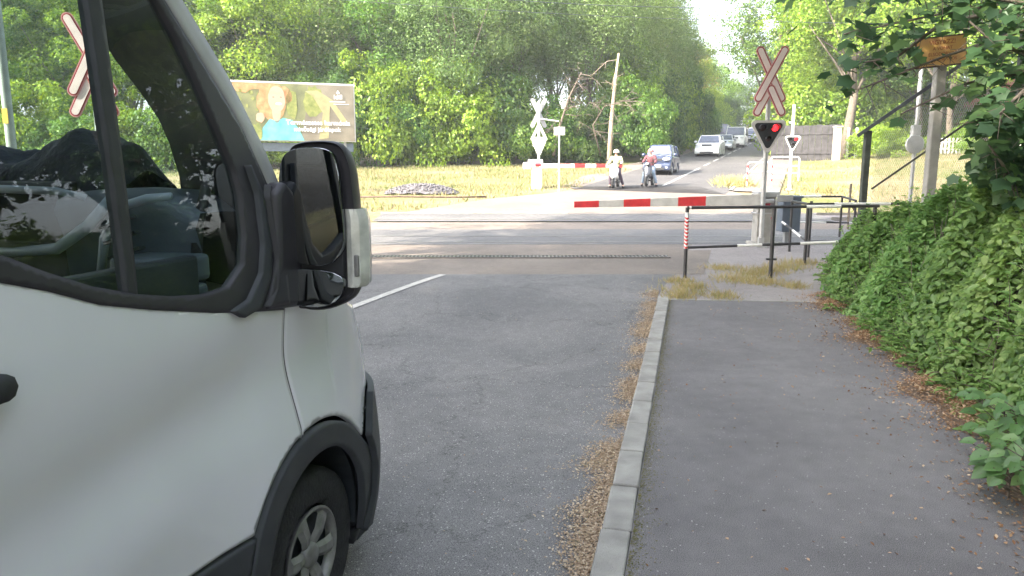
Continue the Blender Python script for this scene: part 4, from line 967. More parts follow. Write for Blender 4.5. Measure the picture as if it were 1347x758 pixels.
# ---- cabin interior
db=MB()
def add_dash():
    # dashboard as an extruded profile (x,z) along y
    prof=[(-.05,1.70),(-.20,1.80),(-.40,1.845),(-.47,1.84),(-.50,1.80),(-.47,1.765),(-.42,1.62),(-.47,1.58),(-.52,1.50),(-.48,1.25),(-.40,1.0),(-.2,.9),(-.05,1.0)]
    n=len(prof); vs=[(x,-.40,z) for x,z in prof]+[(x,.84,z) for x,z in prof]
    return db.add(vs,[tuple(range(n)),tuple(range(2*n-1,n-1,-1))]+[(i,i+n,(i+1)%n+n,(i+1)%n) for i in range(n)])
add_dash(); d_=db.build('dashboard',M['interior2'],VAN,bevel=.01)
MB().tube([(-.485,.84,1.838),(-.495,-.38,1.812),(-.49,-.50,1.79)],[.014,.014,.012],8).build('dash_edge',M['interior3'],d_,smooth=True)
MB().tube([(-.50,.84,1.60),(-.52,-.20,1.60),(-.53,-.40,1.62),(-.51,-.52,1.70),(-.495,-.60,1.79)],[.016,.016,.02,.022,.016],8).build('dash_edge',M['interior3'],d_,smooth=True)
vb=MB()
# passenger end of the dashboard: rounded pod with vents and pocket below
n=16
for i in range(n+1):
    t=i/n; y=lerp(-.40,-.87,t); z=1.80+.022*math.sin(t*3.1)-.20*max(0,t-.62)**1.2; x=-.50+.10*t
    for dx,dz in ((.40,-.02),(.12,.0),(0,-.0),(-.03,-.05),(0,-.14),(.02,-.42),(.1,-.62)): vb.v.append((x+dx,y,z+dz))
for i in range(n):
    for j in range(6): a=i*7+j; vb.f.append((a,a+1,a+8,a+7))
vb.build('dash_pod',M['interior'],d_,smooth=True)
rg_=MB(); rg_.tube([(-.535,-.56,1.50),(-.535,-.60,1.66),(-.52,-.66,1.765),(-.505,-.75,1.79),(-.50,-.84,1.80)],[.012,.016,.016,.016,.012],8); rg_.build('vent_surround',M['interior3'],d_,smooth=True)
lv=MB()
for i in range(5): lv.box((-.545,-.665-.012*i,1.715-.05*i),(.03,.13,.010),(R(-18),0,0))
lv.build('vent_slats',M['interior2'],d_)
pk=MB(); pk.box((-.50,-.78,1.56),(.20,.24,.09)); pk.box((-.52,-.79,1.485),(.18,.24,.05)); pk.build('door_pocket',M['interior'],d_,bevel=.018,seg=3)
sw=MB(); c=Vector((-.66,.42,1.72)); 
ring=[c+Vector((math.sin(R(28))*math.cos(t)*.19*-1,math.sin(t)*.19,math.cos(t)*.19*math.cos(R(28)))) for t in [2*math.pi*i/24 for i in range(25)]]
sw.tube(ring,.016,8,cap=False); sw.tube([c,c+Vector((.22,0,-.1))],[.06,.03],10); sw.tube([ring[6],c,ring[18]],.012,6); sw.build('steering_wheel',M['dark'],VAN,smooth=True)
for yy in (-.55,.0,.5):
    s_=MB(); s_.box((-1.5,yy,1.48),(.14,.46,.70),(0,R(-10),0)); s_.box((-1.25,yy,1.10),(.5,.46,.16)); s_.box((-1.57,yy,1.93),(.1,.26,.18)); s_.build('seat',M['cloth'],VAN,bevel=.04,seg=3)
MB().box((-1.72,0,1.7),(.04,1.64,2.2)).build('bulkhead',M['interior2'],VAN)
MB().box((-.9,0,.9),(1.6,1.84,.06)).build('cab_floor',M['interior2'],VAN)
def head(a,b):
    u=a*2-1; v=lerp(0,1,b); xx,_,_=wpt(u,.98); return (lerp(xx-.04,-1.7,v),u*.80,2.84)
gridmesh('headlining',head,10,6,M['interior2'])
# wide dark inner pillar trim at the passenger side, with its curved edge
tr=MB(); edge=[(-.30,2.60),(-.36,2.40),(-.41,2.28),(-.47,2.17),(-.515,2.07),(-.528,1.98),(-.527,1.86),(-.53,1.76),(-.53,1.62),(-.55,1.45)]
for i,(y,z) in enumerate(edge):
    x=-.05-.36*max(0,(z-1.85))**1.0
    tr.v+= [(x,y,z),(x-.02,y-.06,z),(x-.10,-.76,z),(x-.17-.05*(z-1.76),-(vW(z)-.035),z)]
for i in range(len(edge)-1):
    for j in range(3): a=i*4+j; tr.f.append((a,a+1,a+5,a+4))
tr.build('pillar_trim',M['interior2'],VAN,smooth=True)
MB().tube([(-.33,-.86,1.86),(-.38,-.845,1.70),(-.42,-.85,1.55)],.02,6).build('grab_handle',M['dark'],VAN,smooth=True)
MB().box((-.98,-.905,1.40),(.95,.05,.42)).build('door_card',M['interior2'],VAN,bevel=.01)
# jacket thrown on the dashboard (a thing of its own)
vm=Matrix.Translation(VAN.location)@Matrix.Rotation(R(90)-va,4,'Z')
jk=bpy.data.objects.new('jacket',None)
rj=np.random.default_rng(4); nu,nv=46,18; mb=MB()
for j in range(nv+1):
    for i in range(nu+1):
        u=i/nu;v=j/nv; y=lerp(.30,-.52,u); x=-.05-.38*v
        top=float(np.interp(u,[0,.05,.2,.35,.45,.6,.75,.9,.96,1],[1.88,1.96,1.985,1.95,1.935,1.985,2.03,1.985,1.95,1.86]))
        hump=math.sin(min(1,max(0,v))*math.pi)**.55
        z=1.80+(top-1.80)*hump+.012*math.sin(u*31+v*7)*hump+.014*math.sin(u*13-v*11)*hump
        mb.v.append((x,y,z))
for j in range(nv):
    for i in range(nu): a=j*(nu+1)+i; mb.f.append((a,a+1,a+nu+2,a+nu+1))
jo=mb.build('jacket',M['cloth'],None,smooth=True); jo.matrix_world=vm
tag(jo,'dark navy jacket lying crumpled on the van dashboard','jacket')
# ================================================================ CROSSING EQUIPMENT
def capsule(L_,w_,n=8):
    r=w_/2; pts=[]
    for i in range(n+1):
        t=-math.pi/2+math.pi*i/n; pts.append((L_/2-r+r*math.cos(t),r*math.sin(t)))
    for i in range(n+1):
        t=math.pi/2+math.pi*i/n; pts.append((-L_/2+r+r*math.cos(t),r*math.sin(t)))
    return pts
def board(parent,cx,cz,L_,ang,depth,back=False,wd=.185):
    """one arm of the cross: reflective edge, dark line, pale middle"""
    T=Matrix.Translation((cx,depth,cz))@Matrix.Rotation(-ang,4,'Y')
    b=MB().prism(capsule(L_,wd),.02,T).build('cross_board',M['offwhite'] if back else M['pinkref'],parent)
    if not back:
        MB().prism(capsule(L_-.035,wd-.035),.006,Matrix.Translation((0,-.0115,0))@T).build('dark_edging',M['darkred'],b)
        MB().prism(capsule(L_-.075,wd-.072),.006,Matrix.Translation((0,-.0165,0))@T).build('pale_centre',M['signwhite'],b)
    return b
def crossbuck(e,z,back=False,k=1.0,px=-.085):
    # X centred at z, chevron under it
    board(e,0,z,1.42*k,R(-63.5),px,back); board(e,0,z,1.42*k,R(63.5),px-.03 if not back else px+.03,back)
    zc=z-.60*k
    board(e,-.145*k,zc,.80*k,R(63.5),px,back); board(e,.145*k,zc,.80*k,R(-63.5),px-.0275 if not back else px+.0275,back)
def rtri(w_,h_,r,n=6):
    """downward pointing rounded triangle, centred on x, top at z=0"""
    C_=[(-w_/2+r,-r),(w_/2-r,-r),(0,-h_+r*1.6)]; A_=[(90,210),(-30,90),(210,330)]; pts=[]
    for (cx,cz),(a,b) in ((C_[2],(210,330)),(C_[1],(-30,90)),(C_[0],(90,210))):
        for i in range(n+1):
            t=R(a+(b-a)*i/n); pts.append((cx+r*math.cos(t),cz+r*math.sin(t)))
    return pts
def signal_head(e,z,w_=.74,h_=.70,back=False,rim='galv',depth=-.11):
    b=MB().prism(rtri(w_,h_,.085),.03,Matrix.Translation((0,depth,z))).build('backing_board',M['white'] if back else M[rim],e)
    if back:
        MB().box((0,depth+.09,z-.2),(.5,.14,.2)).box((0,depth+.08,z-.45),(.2,.12,.2)).build('lamp_housing',M['offwhite'],b,bevel=.02); return
    k=w_/.74
    MB().prism(rtri(w_*.80,h_*.79,.06),.006,Matrix.Translation((0,depth-.018,z-.055*k))).build('dark_face',M['dark'],b)
    for (x,zz,m,r_,nm) in ((-.135,-.165,'lens',.072,'red_lens'),(.135,-.165,'redlit',.072,'red_lens'),(0,-.40,'lens',.055,'white_lens')):
        T=Matrix.Translation((x*k,depth-.024,z+zz*k)); MB().lathe([(.001,-.016),(r_*k*.6,-.013),(r_*k,0),(r_*k,.01)],20,T).build(nm,M[m],b,smooth=True)
        # hood over the lens
        hd=MB()
        for j in range(13):
            t=R(-12+204*j/12)
            for q in (0,-.15*k): hd.v.append((x*k+math.cos(t)*r_*1.15*k,depth-.02+q,z+zz*k+math.sin(t)*r_*1.15*k))
        for j in range(12): a=j*2; hd.f.append((a,a+1,a+3,a+2))
        o=hd.build('lens_hood',M['redlit'] if False else M['dark'],b,smooth=True)
def mast(e,h,m,r=.045,foot=True,conc=False):
    MB().tube([(0,0,-.1),(0,0,h)],r,12).build('mast',M[m],e,smooth='auto')
    if foot: MB().box((0,0,.02),(.22,.22,.04)).box((0,0,.12),(.12,.12,.2)).build('base_plate',M[m],e,bevel=.01)
# near right signal
e=empty('crossing_signal',(5.50,16.3,0),R(-4)); mast(e,4.0,'galv',.052)
for o in []: pass
crossbuck(e,3.69,k=.90); signal_head(e,2.74,.72,.72,rim='rimgrey')
MB().box((0,-.045,3.45),(.06,.06,.9)).box((0,-.05,2.45),(.3,.05,.05)).build('bracket',M['galv'],e)
tag(e,'large crossing signal with red edged cross and one lamp lit beside the near barrier','signal')
# left roadside repeat, seen through the van's window
b=V(131,190,12.3); e=empty('crossing_signal',(b.x,12.3,-.1),R(12)); mast(e,4.15,'greypole',.05)
crossbuck(e,3.62,k=1.0); MB().box((0,-.045,3.5),(.06,.06,.9)).build('bracket',M['greypole'],e)
tag(e,'St Andrew cross on grey green mast seen through the side window of the van','signal')
# small signal beyond the tracks, right
b=G(1038,250); e=empty('crossing_signal',b,R(-8)); mast(e,3.55,'white',.06); signal_head(e,2.26,.62,.66,rim='white')
tag(e,'small white rimmed red light signal on a white mast beyond the tracks','signal')
# far left signal, seen from the back
b=G(706,247); e=empty('crossing_signal',(b.x+.1,b.y+.5,b.z),R(8)); mast(e,3.75,'white',.055)
board(e,0,3.25,1.40,R(-63.5),.09,True); board(e,0,3.25,1.40,R(63.5),.12,True)
for c in list(e.children):
    if c.name.startswith('cross_board'): c.data.materials[0]=M['galv']
board(e,-.16,2.42,.80,R(63.5),-.02,True,.12); board(e,.16,2.42,.80,R(-63.5),-.045,True,.12)
MB().box((0,-.03,2.18),(.6,.03,.06)).build('bracket',M['white'],e)
signal_head(e,2.10,.62,.74,back=True,depth=-.03)
MB().tube([(0,0,3.0),(.9,.1,2.9)],.03,8).build('arm',M['white'],e)
tag(e,'white backed crossing signal on a white mast behind the far barrier','signal')
# ---- barriers
def boom(e,x0,x1,z0,z1,cols,y=0,h0=.22,h1=.13,first=0,name='boom'):
    """tapered hollow beam from x0 (pivot) to x1 (tip) with painted segments as separate sleeves"""
    n=len(cols); 
    for i,(a,b,c) in enumerate(cols):
        xa,xb=lerp(x0,x1,a),lerp(x0,x1,b); za,zb=lerp(z0,z1,a),lerp(z0,z1,b); ha,hb=lerp(h0,h1,a)/2,lerp(h0,h1,b)/2
        p=[(xa,y-.035,za-ha),(xb,y-.035,zb-hb),(xb,y-.035,zb+hb),(xa,y-.035,za+ha),(xa,y+.035,za-ha),(xb,y+.035,zb-hb),(xb,y+.035,zb+hb),(xa,y+.035,za+ha)]
        MB().add(p,[(0,1,2,3),(7,6,5,4),(0,4,5,1),(3,2,6,7),(1,5,6,2),(0,3,7,4)]).build('boom_segment',M[c],e,bevel=.006)
e=empty('barrier',(5.74,16.9,0),R(-1))
MB().box((0,0,.55),(.42,.40,1.12),taper=.93).box((0,0,.02),(.60,.55,.10)).build('pedestal',M['concrete'],e,bevel=.02)
MB().box((.02,0,1.14),(.50,.46,.12)).box((-.02,0,.72),(.44,.42,.03)).build('cap',M['galv'],e,bevel=.02)
MB().box((0,-.23,.95),(.10,.04,.12)).box((.12,-.22,.62),(.05,.03,.05)).build('hinge_cover',M['darkred'],e,bevel=.006)
MB().box((.18,-.26,.80),(.05,.04,.5)).tube([(-.1,-.25,1.0),(.12,-.25,1.0)],.05,12).build('pivot',M['galv'],e,bevel=.004)
s0=[(0,.31,'offwhite'),(.31,.455,'red'),(.455,.60,'offwhite'),(.60,.74,'red'),(.74,.87,'offwhite'),(.87,1,'red')]
boom(e,-.08,-4.34,1.04,.92,s0,y=-.27,h0=.25,h1=.135)
MB().box((.36,-.27,1.06),(.36,.05,.15)).build('counterweight_arm',M['galv'],e,bevel=.01)
tag(e,'near barrier with red and white boom lowered across the road from its grey pedestal','barrier')
# blue grey relay cabinet behind the mast
e=empty('relay_cabinet',(6.45,17.3,0)); MB().box((0,0,.66),(.42,.42,.78)).build('cabinet_body',M['cab'] if 'cab' in M else M['galv'],e,bevel=.02)
M['cab']=mat('blue grey cabinet paint',(.13,.16,.20),.5,var=.12)
e.children[0].data.materials[0]=M['cab']
MB().box((0,0,1.07),(.48,.48,.05)).build('cabinet_lid',M['cab'],e,bevel=.012)
MB().box((0,-.216,.66),(.34,.012,.64)).build('cabinet_door',M['cab'],e,bevel=.006); MB().box((-.02,0,.14),(.12,.12,.30)).build('leg',M['galv'],e); MB().box((.10,-.23,.95),(.16,.01,.05)).build('label_plate',M['offwhite'],e)
tag(e,'blue grey relay cabinet right behind the near barrier pedestal','cabinet')
# far barrier
b=G(706,247); e=empty('barrier',b,R(3))
MB().box((0,0,.42),(.44,.4,.98)).build('pedestal',M['white'],e,bevel=.03)
MB().box((-.06,0,1.05),(.62,.5,.34)).build('drive_housing',M['white'],e,bevel=.04,seg=3)
MB().box((-.42,-.02,.95),(.36,.34,.30)).build('counterweight',M['white'],e,bevel=.05,seg=3)
MB().tube([(-.1,-.3,1.0),(.15,-.3,1.0)],.07,12).build('pivot',M['darkred'],e)
boom(e,.1,3.72,.95,.95,[(0,.19,'white'),(.19,.30,'offwhite'),(.30,.40,'white'),(.40,.52,'orangered'),(.52,.655,'white'),(.655,.775,'orangered'),(.775,.90,'white'),(.90,1.0,'red2')] if False else [(0,.24,'white'),(.24,.37,'pinkref'),(.37,.42,'white'),(.42,.55,'red'),(.55,.68,'white'),(.68,.80,'red'),(.80,.90,'white'),(.90,1.0,'red')],y=-.3,h0=.19,h1=.15)
tag(e,'far barrier with lowered boom and white housing on the grass verge','barrier')
# notice board behind it
b=G(735,253); e=empty('notice_sign',b); MB().tube([(0,0,-.1),(0,0,2.65)],.03,8).build('post',M['white'],e); MB().box((0,-.04,2.48),(.44,.02,.32)).build('sign_plate',M['white'],e,bevel=.004)
tag(e,'small white plate on a thin post behind the far barrier','sign')
# ---- striped pedestrian railings
def striped(e,a,b,cols,r=.026,name='rail'):
    a=Vector(a);b=Vector(b); MB().tube([a,b],r,10).build(name,M['black'],e,smooth='auto')
    for i,(t0,t1,c) in enumerate(cols): MB().tube([a.lerp(b,t0),a.lerp(b,t1)],r+.002,10).build('painted_band',M[c],e,smooth='auto')
o0=Vector((2.80,11.86,0)); e=empty('railing',o0)
MB().tube([(0,0,-.1),(0,0,1.13)],.030,10).build('post',M['black'],e,smooth='auto')
p=e.children[0]
for i in range(9): # red and white spiral on the end post
    z=.50+i*.058; T=Matrix.Translation((0,0,z)); mb=MB(); nn=12
    for j in range(nn+1):
        t=2*math.pi*j/nn; mb.v.append((.0325*math.cos(t),.0325*math.sin(t),z+.030*math.sin(t))); mb.v.append((.0325*math.cos(t),.0325*math.sin(t),z+.030+.030*math.sin(t)))
    for j in range(nn): a=2*j; mb.f.append((a,a+2,a+3,a+1))
    mb.build('painted_band',M['red'] if i%1==0 else M['white'],p)
MB().tube([(0,0,.47),(0,0,1.05)],.0315,12).build('painted_sleeve',M['white'],p)
q2=Vector((1.38,-.02,0)); 
MB().tube([q2+Vector((0,0,-.1)),q2+Vector((0,0,1.12))],.032,10).box((1.38,-.02,.30),(.16,.05,.03)).build('post',M['black'],e,smooth='auto')
MB().tube([(3.0,0,-.1),(3.0,0,1.16)],.03,10).build('post',M['black'],e,smooth='auto')
for o_ in (): pass
striped(e,(0,0,1.125),(3.05,-.02,1.155),[(.62,.80,'white'),(.01,.02,'white')])
striped(e,(0,0,.485),(3.05,-.02,.60),[(.27,.40,'white'),(.60,.80,'white'),(.9,1,'white')],.022)
tag(e,'front black and white railing with the red striped end post at the crossing corner','railing')
a=Vector((5.36,13.45,0)); e=empty('railing',a)
for (x,y,h) in ((0,0,1.12),(.0+.50,1.1,1.10),(.48,2.05,1.05)):
    MB().tube([(x,y,-.1),(x,y,h)],.028,10).build('post',M['black'],e,smooth='auto')
striped(e,(0,0,1.10),(1.9,.1,1.10),[(.25,.8,'white')]); striped(e,(0,0,.42),(1.9,.1,.42),[(.3,.7,'white')],.02)
striped(e,(0,0,1.10),(.48,2.05,1.05),[]); striped(e,(-.02,0,.45),(.30,2.05,.62),[(.15,.5,'white'),(.8,1,'white')],.02)
tag(e,'second maze railing behind the front one, bent away towards the barrier pedestal','railing')
a=Vector((8.25,18.6,0)); e=empty('railing',a)
for (x,y,h) in ((0,0,1.03),(-.16,-1.1,.98),(-1.25,.05,1.03)):
    MB().tube([(x,y,-.1),(x,y,h)],.028,10).build('post',M['black'],e,smooth='auto')
striped(e,(-1.3,.05,1.02),(0,0,1.02),[(.2,.6,'white')]); striped(e,(0,0,1.02),(-.16,-1.1,.97),[]); striped(e,(-1.3,.05,.38),(.6,0,.36),[(.15,.5,'white'),(.8,1,'white')],.02)
tag(e,'rear maze railing next to the rails','railing')
# small white hoop barriers on the far footpath
def hoop(loc,L_,h,rz,label,mid=2,redends=False):
    e=empty('hoop_barrier',loc,rz); r=.12; pts=[(0,0,-.05),(0,0,h-r)]+[(r-r*math.cos(R(t)),0,h-r+r*math.sin(R(t))) for t in (30,60,90)]+[(L_-r+r*math.sin(R(t)),0,h-r+r*math.cos(R(t))) for t in (0,30,60,90)]+[(L_,0,-.05)]
    MB().tube(pts,.032,8).build('hoop',M['white'],e,smooth='auto')
    for i in range(mid): z=h*(.62-.32*i); MB().tube([(0,0,z),(L_,0,z)],.026,8).build('rail',M['white'],e,smooth='auto')
    if redends:
        for x in (0,L_):
            for z in (.2,.5,.8): MB().tube([(x,0,z),(x,0,z+.14)],.035,8).build('painted_band',M['red'],e)
    return tag(e,label,'barrier')
b=G(988,247); hoop(b+Vector((-.1,.3,.05)),1.05,1.05,R(-6),'white hoop barrier with red bands nearest the far road',1,True)
b=G(1010,244); hoop(b+Vector((0,.3,.08)),.95,1.1,R(75),'white hoop barrier standing end on behind the signal mast',1,True)
b=G(1021,240); hoop(b+Vector((.05,1.0,.08)),1.35,1.12,R(-4),'wide white hoop barrier with two rails behind the small signal mast',2)
# ---- stair handrail with mesh, right
e=empty('handrail_fence',(7.2,15.2,0)); Y=15.2
def L3(px,py,Y_): return V(px,py,Y_)-Vector(e.location)
p0,p1=L3(1128,179,Y),L3(1350,26,Y-1.0); q0,q1=L3(1146,249,Y),L3(1350,108,Y-1.0)
def rod(a,b,w_,h_,nm,m):
    d=(b-a); L_=d.length; T=Matrix.Translation((a+b)/2)@d.to_track_quat('X','Z').to_matrix().to_4x4(); mb=MB().box((0,0,0),(L_,w_,h_)); mb.v=[tuple(T@Vector(v)) for v in mb.v]; return mb.build(nm,M[m],e,bevel=.008)
rod(p0,p1,.11,.07,'handrail','galvdark' if 'galvdark' in M else 'galv'); rod(q0,q1,.05,.04,'lower_rail','black')
for (x1,y1,x2,y2,t) in ((1139,330,1142,172,0),(1350,330,1350,32,1)):
    a=L3(x1,y1,Y-t); b_=L3(x2,y2,Y-t); a.x=b_.x; MB().box(((a+b_)/2),(.12,.12,(b_-a).length)).build('post',M['fencegreen'] if 'fencegreen' in M else M['black'],e,bevel=.01)
# chain link mesh: thin crossing wires between the rails and the ground
wm=MB(); 
def top(t): return p0.lerp(p1,t)
def bot(t): a=L3(1140,300,Y).lerp(L3(1350,300,Y-1.0),t); return a
N_=74
for i in range(-30,N_):
    for sg in (0,1):
        # diagonal in (t,s) parameter space
        t0=i/N_; pts=[]
        for k in range(2):
            pass
        ta,tb=(t0,t0+30/N_) if sg==0 else (t0+30/N_,t0)
        P_=[]
        for k in range(13):
            s_=k/12; t=lerp(ta,tb,s_)
            if 0<=t<=1: 
                A_,B_=bot(t),top(t); P_.append(Vector((A_.x,A_.y,A_.z))+Vector((0,0,s_*2.6)) if A_.z+s_*2.6<B_.z else None)
            else: P_.append(None)
        for a,b_ in zip(P_,P_[1:]):
            if a is not None and b_ is not None: wm.tube([a,b_],.0045,3,cap=False)
wm.build('wire_mesh',M['galv'],e)
tag(e,'rising dark handrail with wire mesh behind the hedge on the right','fence')
# concrete post with the yellow sign
b=V(1232,140,13); e=empty('warning_sign',(b.x,13,0)); 
MB().box((0,0,1.7),(.17,.15,3.6)).build('post',M['concrete'],e,bevel=.02)
M['yel']=mat('weathered yellow sign paint',(.62,.36,.10),.6,var=.25,scale=5,base2=(.50,.30,.14))
M['signtext']=mat('faded dark red lettering',(.28,.07,.04),.6,var=.2)
M['rust']=mat('rusty dark frame',(.10,.06,.05),.8,var=.3)
T=Matrix.Translation((-.07,-.10,3.68))@Matrix.Rotation(R(-6),4,'Y')
fr=MB().add([],[]); fr.box((0,0,0),(.86,.03,.50)); fr.v=[tuple(T@Vector(v)) for v in fr.v]; f_=fr.build('frame',M['rust'],e,bevel=.004)
pl_=MB().box((0,-.018,0),(.81,.008,.45)); pl_.v=[tuple(T@Vector(v)) for v in pl_.v]; plate=pl_.build('sign_plate',M['yel'],e)
def text(s,size,m,parent,Tm,name='lettering',ext=.001,align='CENTER',bold=False):
    c=bpy.data.curves.new(name,'FONT'); c.body=s; c.size=size; c.extrude=ext; c.align_x=align; c.align_y='CENTER'; c.offset=.004*size/.1*(.6 if bold else .1)
    o=bpy.data.objects.new(name,c); link(o); dg=bpy.context.evaluated_depsgraph_get(); me=bpy.data.meshes.new_from_object(o.evaluated_get(dg)); bpy.data.objects.remove(o)
    me.materials.clear(); me.materials.append(m); me.name=name
    o=bpy.data.objects.new(name,me); link(o,parent); o.matrix_local=Tm@Matrix.Rotation(R(90),4,'X'); return o
for s,z,sz in (('VIGYÁZZ!',.145,.10),('A VONAT',.045,.075),('ELSODORHAT',-.045,.075),('ÁTJÁRNI TILOS',-.135,.070)):
    text(s,sz,M['signtext'],plate,T@Matrix.Translation((.02,-.024,z)))
tag(e,'weathered yellow warning sign with red lettering on a grey concrete post above the hedge','sign')
# grey signal post seen from behind through the mesh
b=G(1196,262); Yp=20.0; b=V(1197,262,Yp); e=empty('round_sign',(b.x,Yp,gz(0,Yp)))
MB().tube([(0,0,-.2),(0,0,4.4)],.05,10).build('post',M['galv'],e,smooth='auto')
zz=V(1197,190,Yp).z-gz(0,Yp); MB().lathe([(.001,-.03),(.23,-.02),(.25,0),(.23,.06),(.001,.10)],24,Matrix.Translation((-.04,-.08,zz))).build('sign_disc',M['galv'],e,smooth='auto'); MB().box((.0,.02,zz+.35),(.22,.16,.3)).build('lamp_housing',M['galv'],e,bevel=.02)
tag(e,'grey post with a round plate seen from behind through the wire mesh','sign')
for (px,Yp,lab) in ((1288,17.5,'dark timber post standing among the leaves right of the concrete post'),):
    b=V(px,240,Yp); e=empty('timber_post',(b.x,Yp,0)); MB().tube([(0,0,-.1),(.02,0,V(px,120,Yp).z)],[.09,.08],8).build('shaft',M['bark'],e,smooth='auto'); tag(e,lab,'post')
b=V(1118,262,20.5); e=empty('stake',(b.x,20.5,gz(0,20.5))); MB().tube([(0,0,-.1),(.0,0,1.25)],.03,6).build('shaft',M['bark'],e); MB().tube([(0,0,.75),(.45,.1,.15)],.03,6).build('brace',M['bark'],e); tag(e,'rusty braced stake in the dry grass behind the maze railings','post')
# ---- billboard
A_=Vector((-11.0,29.4,0)); B_=Vector((-6.42,31.05,0)); mid=(A_+B_)/2; ang_=math.atan2(B_.y-A_.y,B_.x-A_.x); e=empty('billboard',(mid.x,mid.y,0),ang_)
W_=(B_-A_).length; zb,zt_=V(345,186,29.9).z,V(345,108,29.9).z; Hh=zt_-zb; zc=(zb+zt_)/2
M['poster']=mat('poster olive background',(.15,.16,.09),.55,var=.5,scale=1.6,base2=(.28,.29,.13))
M['p_brown']=mat('poster brown',(.25,.22,.17),.55,var=.3,scale=1.2); M['p_hair']=mat('poster hair',(.42,.20,.09),.55,var=.3,scale=5,base2=(.55,.36,.18)); M['p_face']=mat('poster face',(.58,.38,.28),.55,var=.08,scale=3)
M['p_teal']=mat('poster turquoise',(.10,.38,.40),.55,var=.2,scale=3,base2=(.22,.55,.56)); M['p_leaf']=mat('poster leaves',(.16,.20,.06),.55,var=.4,scale=5,base2=(.34,.35,.12)); M['p_yel']=mat('poster straw yellow',(.40,.36,.19),.55,var=.2,scale=3)
M['p_white']=mat('poster white',(.85,.84,.82),.55,var=.02)
MB().box((0,.06,zc),(W_,.10,Hh)).build('panel',M['offwhite'],e,bevel=.01)
po=MB().box((0,-.0,zc),(W_-.10,.012,Hh-.08)).build('poster',M['poster'],e)
def shape(pts,m,lay,nm):
    poly=[((x-.5)*(W_-.10),zc+(.5-y)*(Hh-.08)) for x,y in pts]; return MB().prism(poly,.003,Matrix.Translation((0,-.008-.0035*lay,0))).build(nm,M[m],po)
def blob(cx,cy,rx,ry,m,lay,nm,n=20,j=.12,seed=0):
    rr=random.Random(seed); pts=[]
    for i in range(n):
        t=2*math.pi*i/n; k=1+rr.uniform(-j,j); pts.append((cx+rx*k*math.cos(t),cy+ry*k*math.sin(t)))
    return shape([(min(.995,max(.005,x)),min(.99,max(.01,y))) for x,y in pts],m,lay,nm)
shape([(.62,.0),(1,.0),(1,1),(.55,1),(.60,.5)],'p_brown',0,'dark_corner'); 
rr=random.Random(3)
for i in range(16): blob(rr.uniform(.02,.25),rr.uniform(.12,.85),rr.uniform(.006,.016),rr.uniform(.02,.05),'p_leaf',1,'leaf_patch',8,.2,i)
blob(.13,.06,.11,.10,'p_hair',1,'hair_strands',16,.3,2); blob(.33,.32,.115,.34,'p_hair',2,'hair',26,.10,3); blob(.44,.22,.05,.16,'p_hair',1,'hair_strands',16,.2,6)
blob(.365,.50,.035,.20,'p_face',3,'neck',14,.05,4); blob(.37,.27,.068,.23,'p_face',4,'face',22,.04,5)
blob(.385,.355,.026,.022,'p_white',5,'smile',12,.05,6); blob(.345,.24,.010,.012,'p_brown',5,'eye',8,.1,7); blob(.405,.24,.010,.012,'p_brown',5,'eye',8,.1,8)
shape([(.22,1),(.25,.78),(.31,.62),(.36,.66),(.42,.60),(.49,.64),(.54,.80),(.58,1)],'p_teal',3,'sweater'); blob(.235,.60,.035,.09,'p_face',5,'hand',14,.1,9); blob(.215,.86,.03,.16,'p_leaf',5,'sleeve',12,.1,11)
blob(.67,.30,.085,.28,'p_leaf',1,'pale_shrub',22,.12,12); shape([(.60,.12),(.70,.10),(.82,.26),(.94,.64),(.96,.72),(.91,.72),(.80,.36),(.78,.95),(.70,.97),(.74,.5),(.66,.2)],'p_yel',2,'straw_shape'); blob(.49,.35,.045,.26,'p_leaf',1,'pale_shrub',16,.15,14)
def ptxt(s,x,y,sz,bold=True,lay=6): text(s,sz,M['p_white'],po,Matrix.Translation(((x-.5)*(W_-.1),-.030-.003*lay*.1,zc+(.5-y)*(Hh-.08))),bold=bold)
ptxt('Természetes harmónia',.70,.68,.27); ptxt('minőségi járólapok',.69,.80,.24)
ptxt('▲',.87,.12,.16); ptxt('idill',.87,.21,.25); shape([(.80,.285),(.93,.285),(.93,.30),(.80,.30)],'p_white',3,'logo_bar'); shape([(.83,.33),(.96,.33),(.96,.342),(.83,.342)],'p_white',3,'logo_bar')
for x in (-2.0,2.0): MB().box((x,.16,zb/2+.3),(.10,.10,zb+1.0)).build('leg',M['galv'],e)
MB().box((0,.16,zb-.22),(W_*.96,.05,.34)).build('apron_panel',M['cab'],e,bevel=.01)
MB().box((0,.12,zt_+.02),(W_,.06,.04)).build('top_rail',M['white'],e)
tag(e,'landscape billboard of a smiling woman in turquoise in front of the wood','billboard')
# utility poles and overhead wires
b=V(16,200,13.5); e=empty('utility_pole',(b.x,13.5,-.1)); MB().tube([(0,0,-.1),(.0,0,7.5)],[.085,.07],12).build('pole',M['greypole'],e,smooth='auto')
M['tag']=mat('yellow tag',(.65,.45,.05),.6); MB().box((0,-.085,V(10,153,13.5).z+.1),(.10,.01,.26)).build('number_plate',M['tag'],e); tag(e,'grey green pole with a yellow tag at the far left, seen through the van window','pole')
b=V(547,40,54); e=empty('utility_pole',(b.x,54,tz(b.x,54))); MB().tube([(0,0,-.1),(0,0,11.5)],[.16,.12],12).build('pole',M['concrete'],e,smooth='auto'); MB().box((0,0,11.3),(1.6,.1,.1)).build('crossarm',M['concrete'],e); tag(e,'grey pole rising in front of the treetops above the verge','pole')
def wire(name,a,b,sag,label,r=.012):
    a=Vector(a);b=Vector(b); mb=MB(); mb.tube([a.lerp(b,i/24)-Vector((0,0,sag*4*(i/24)*(1-i/24))) for i in range(25)],r,5); o=mb.build(name,M['galvdark'],smooth=True); tag(o,label,'wire')
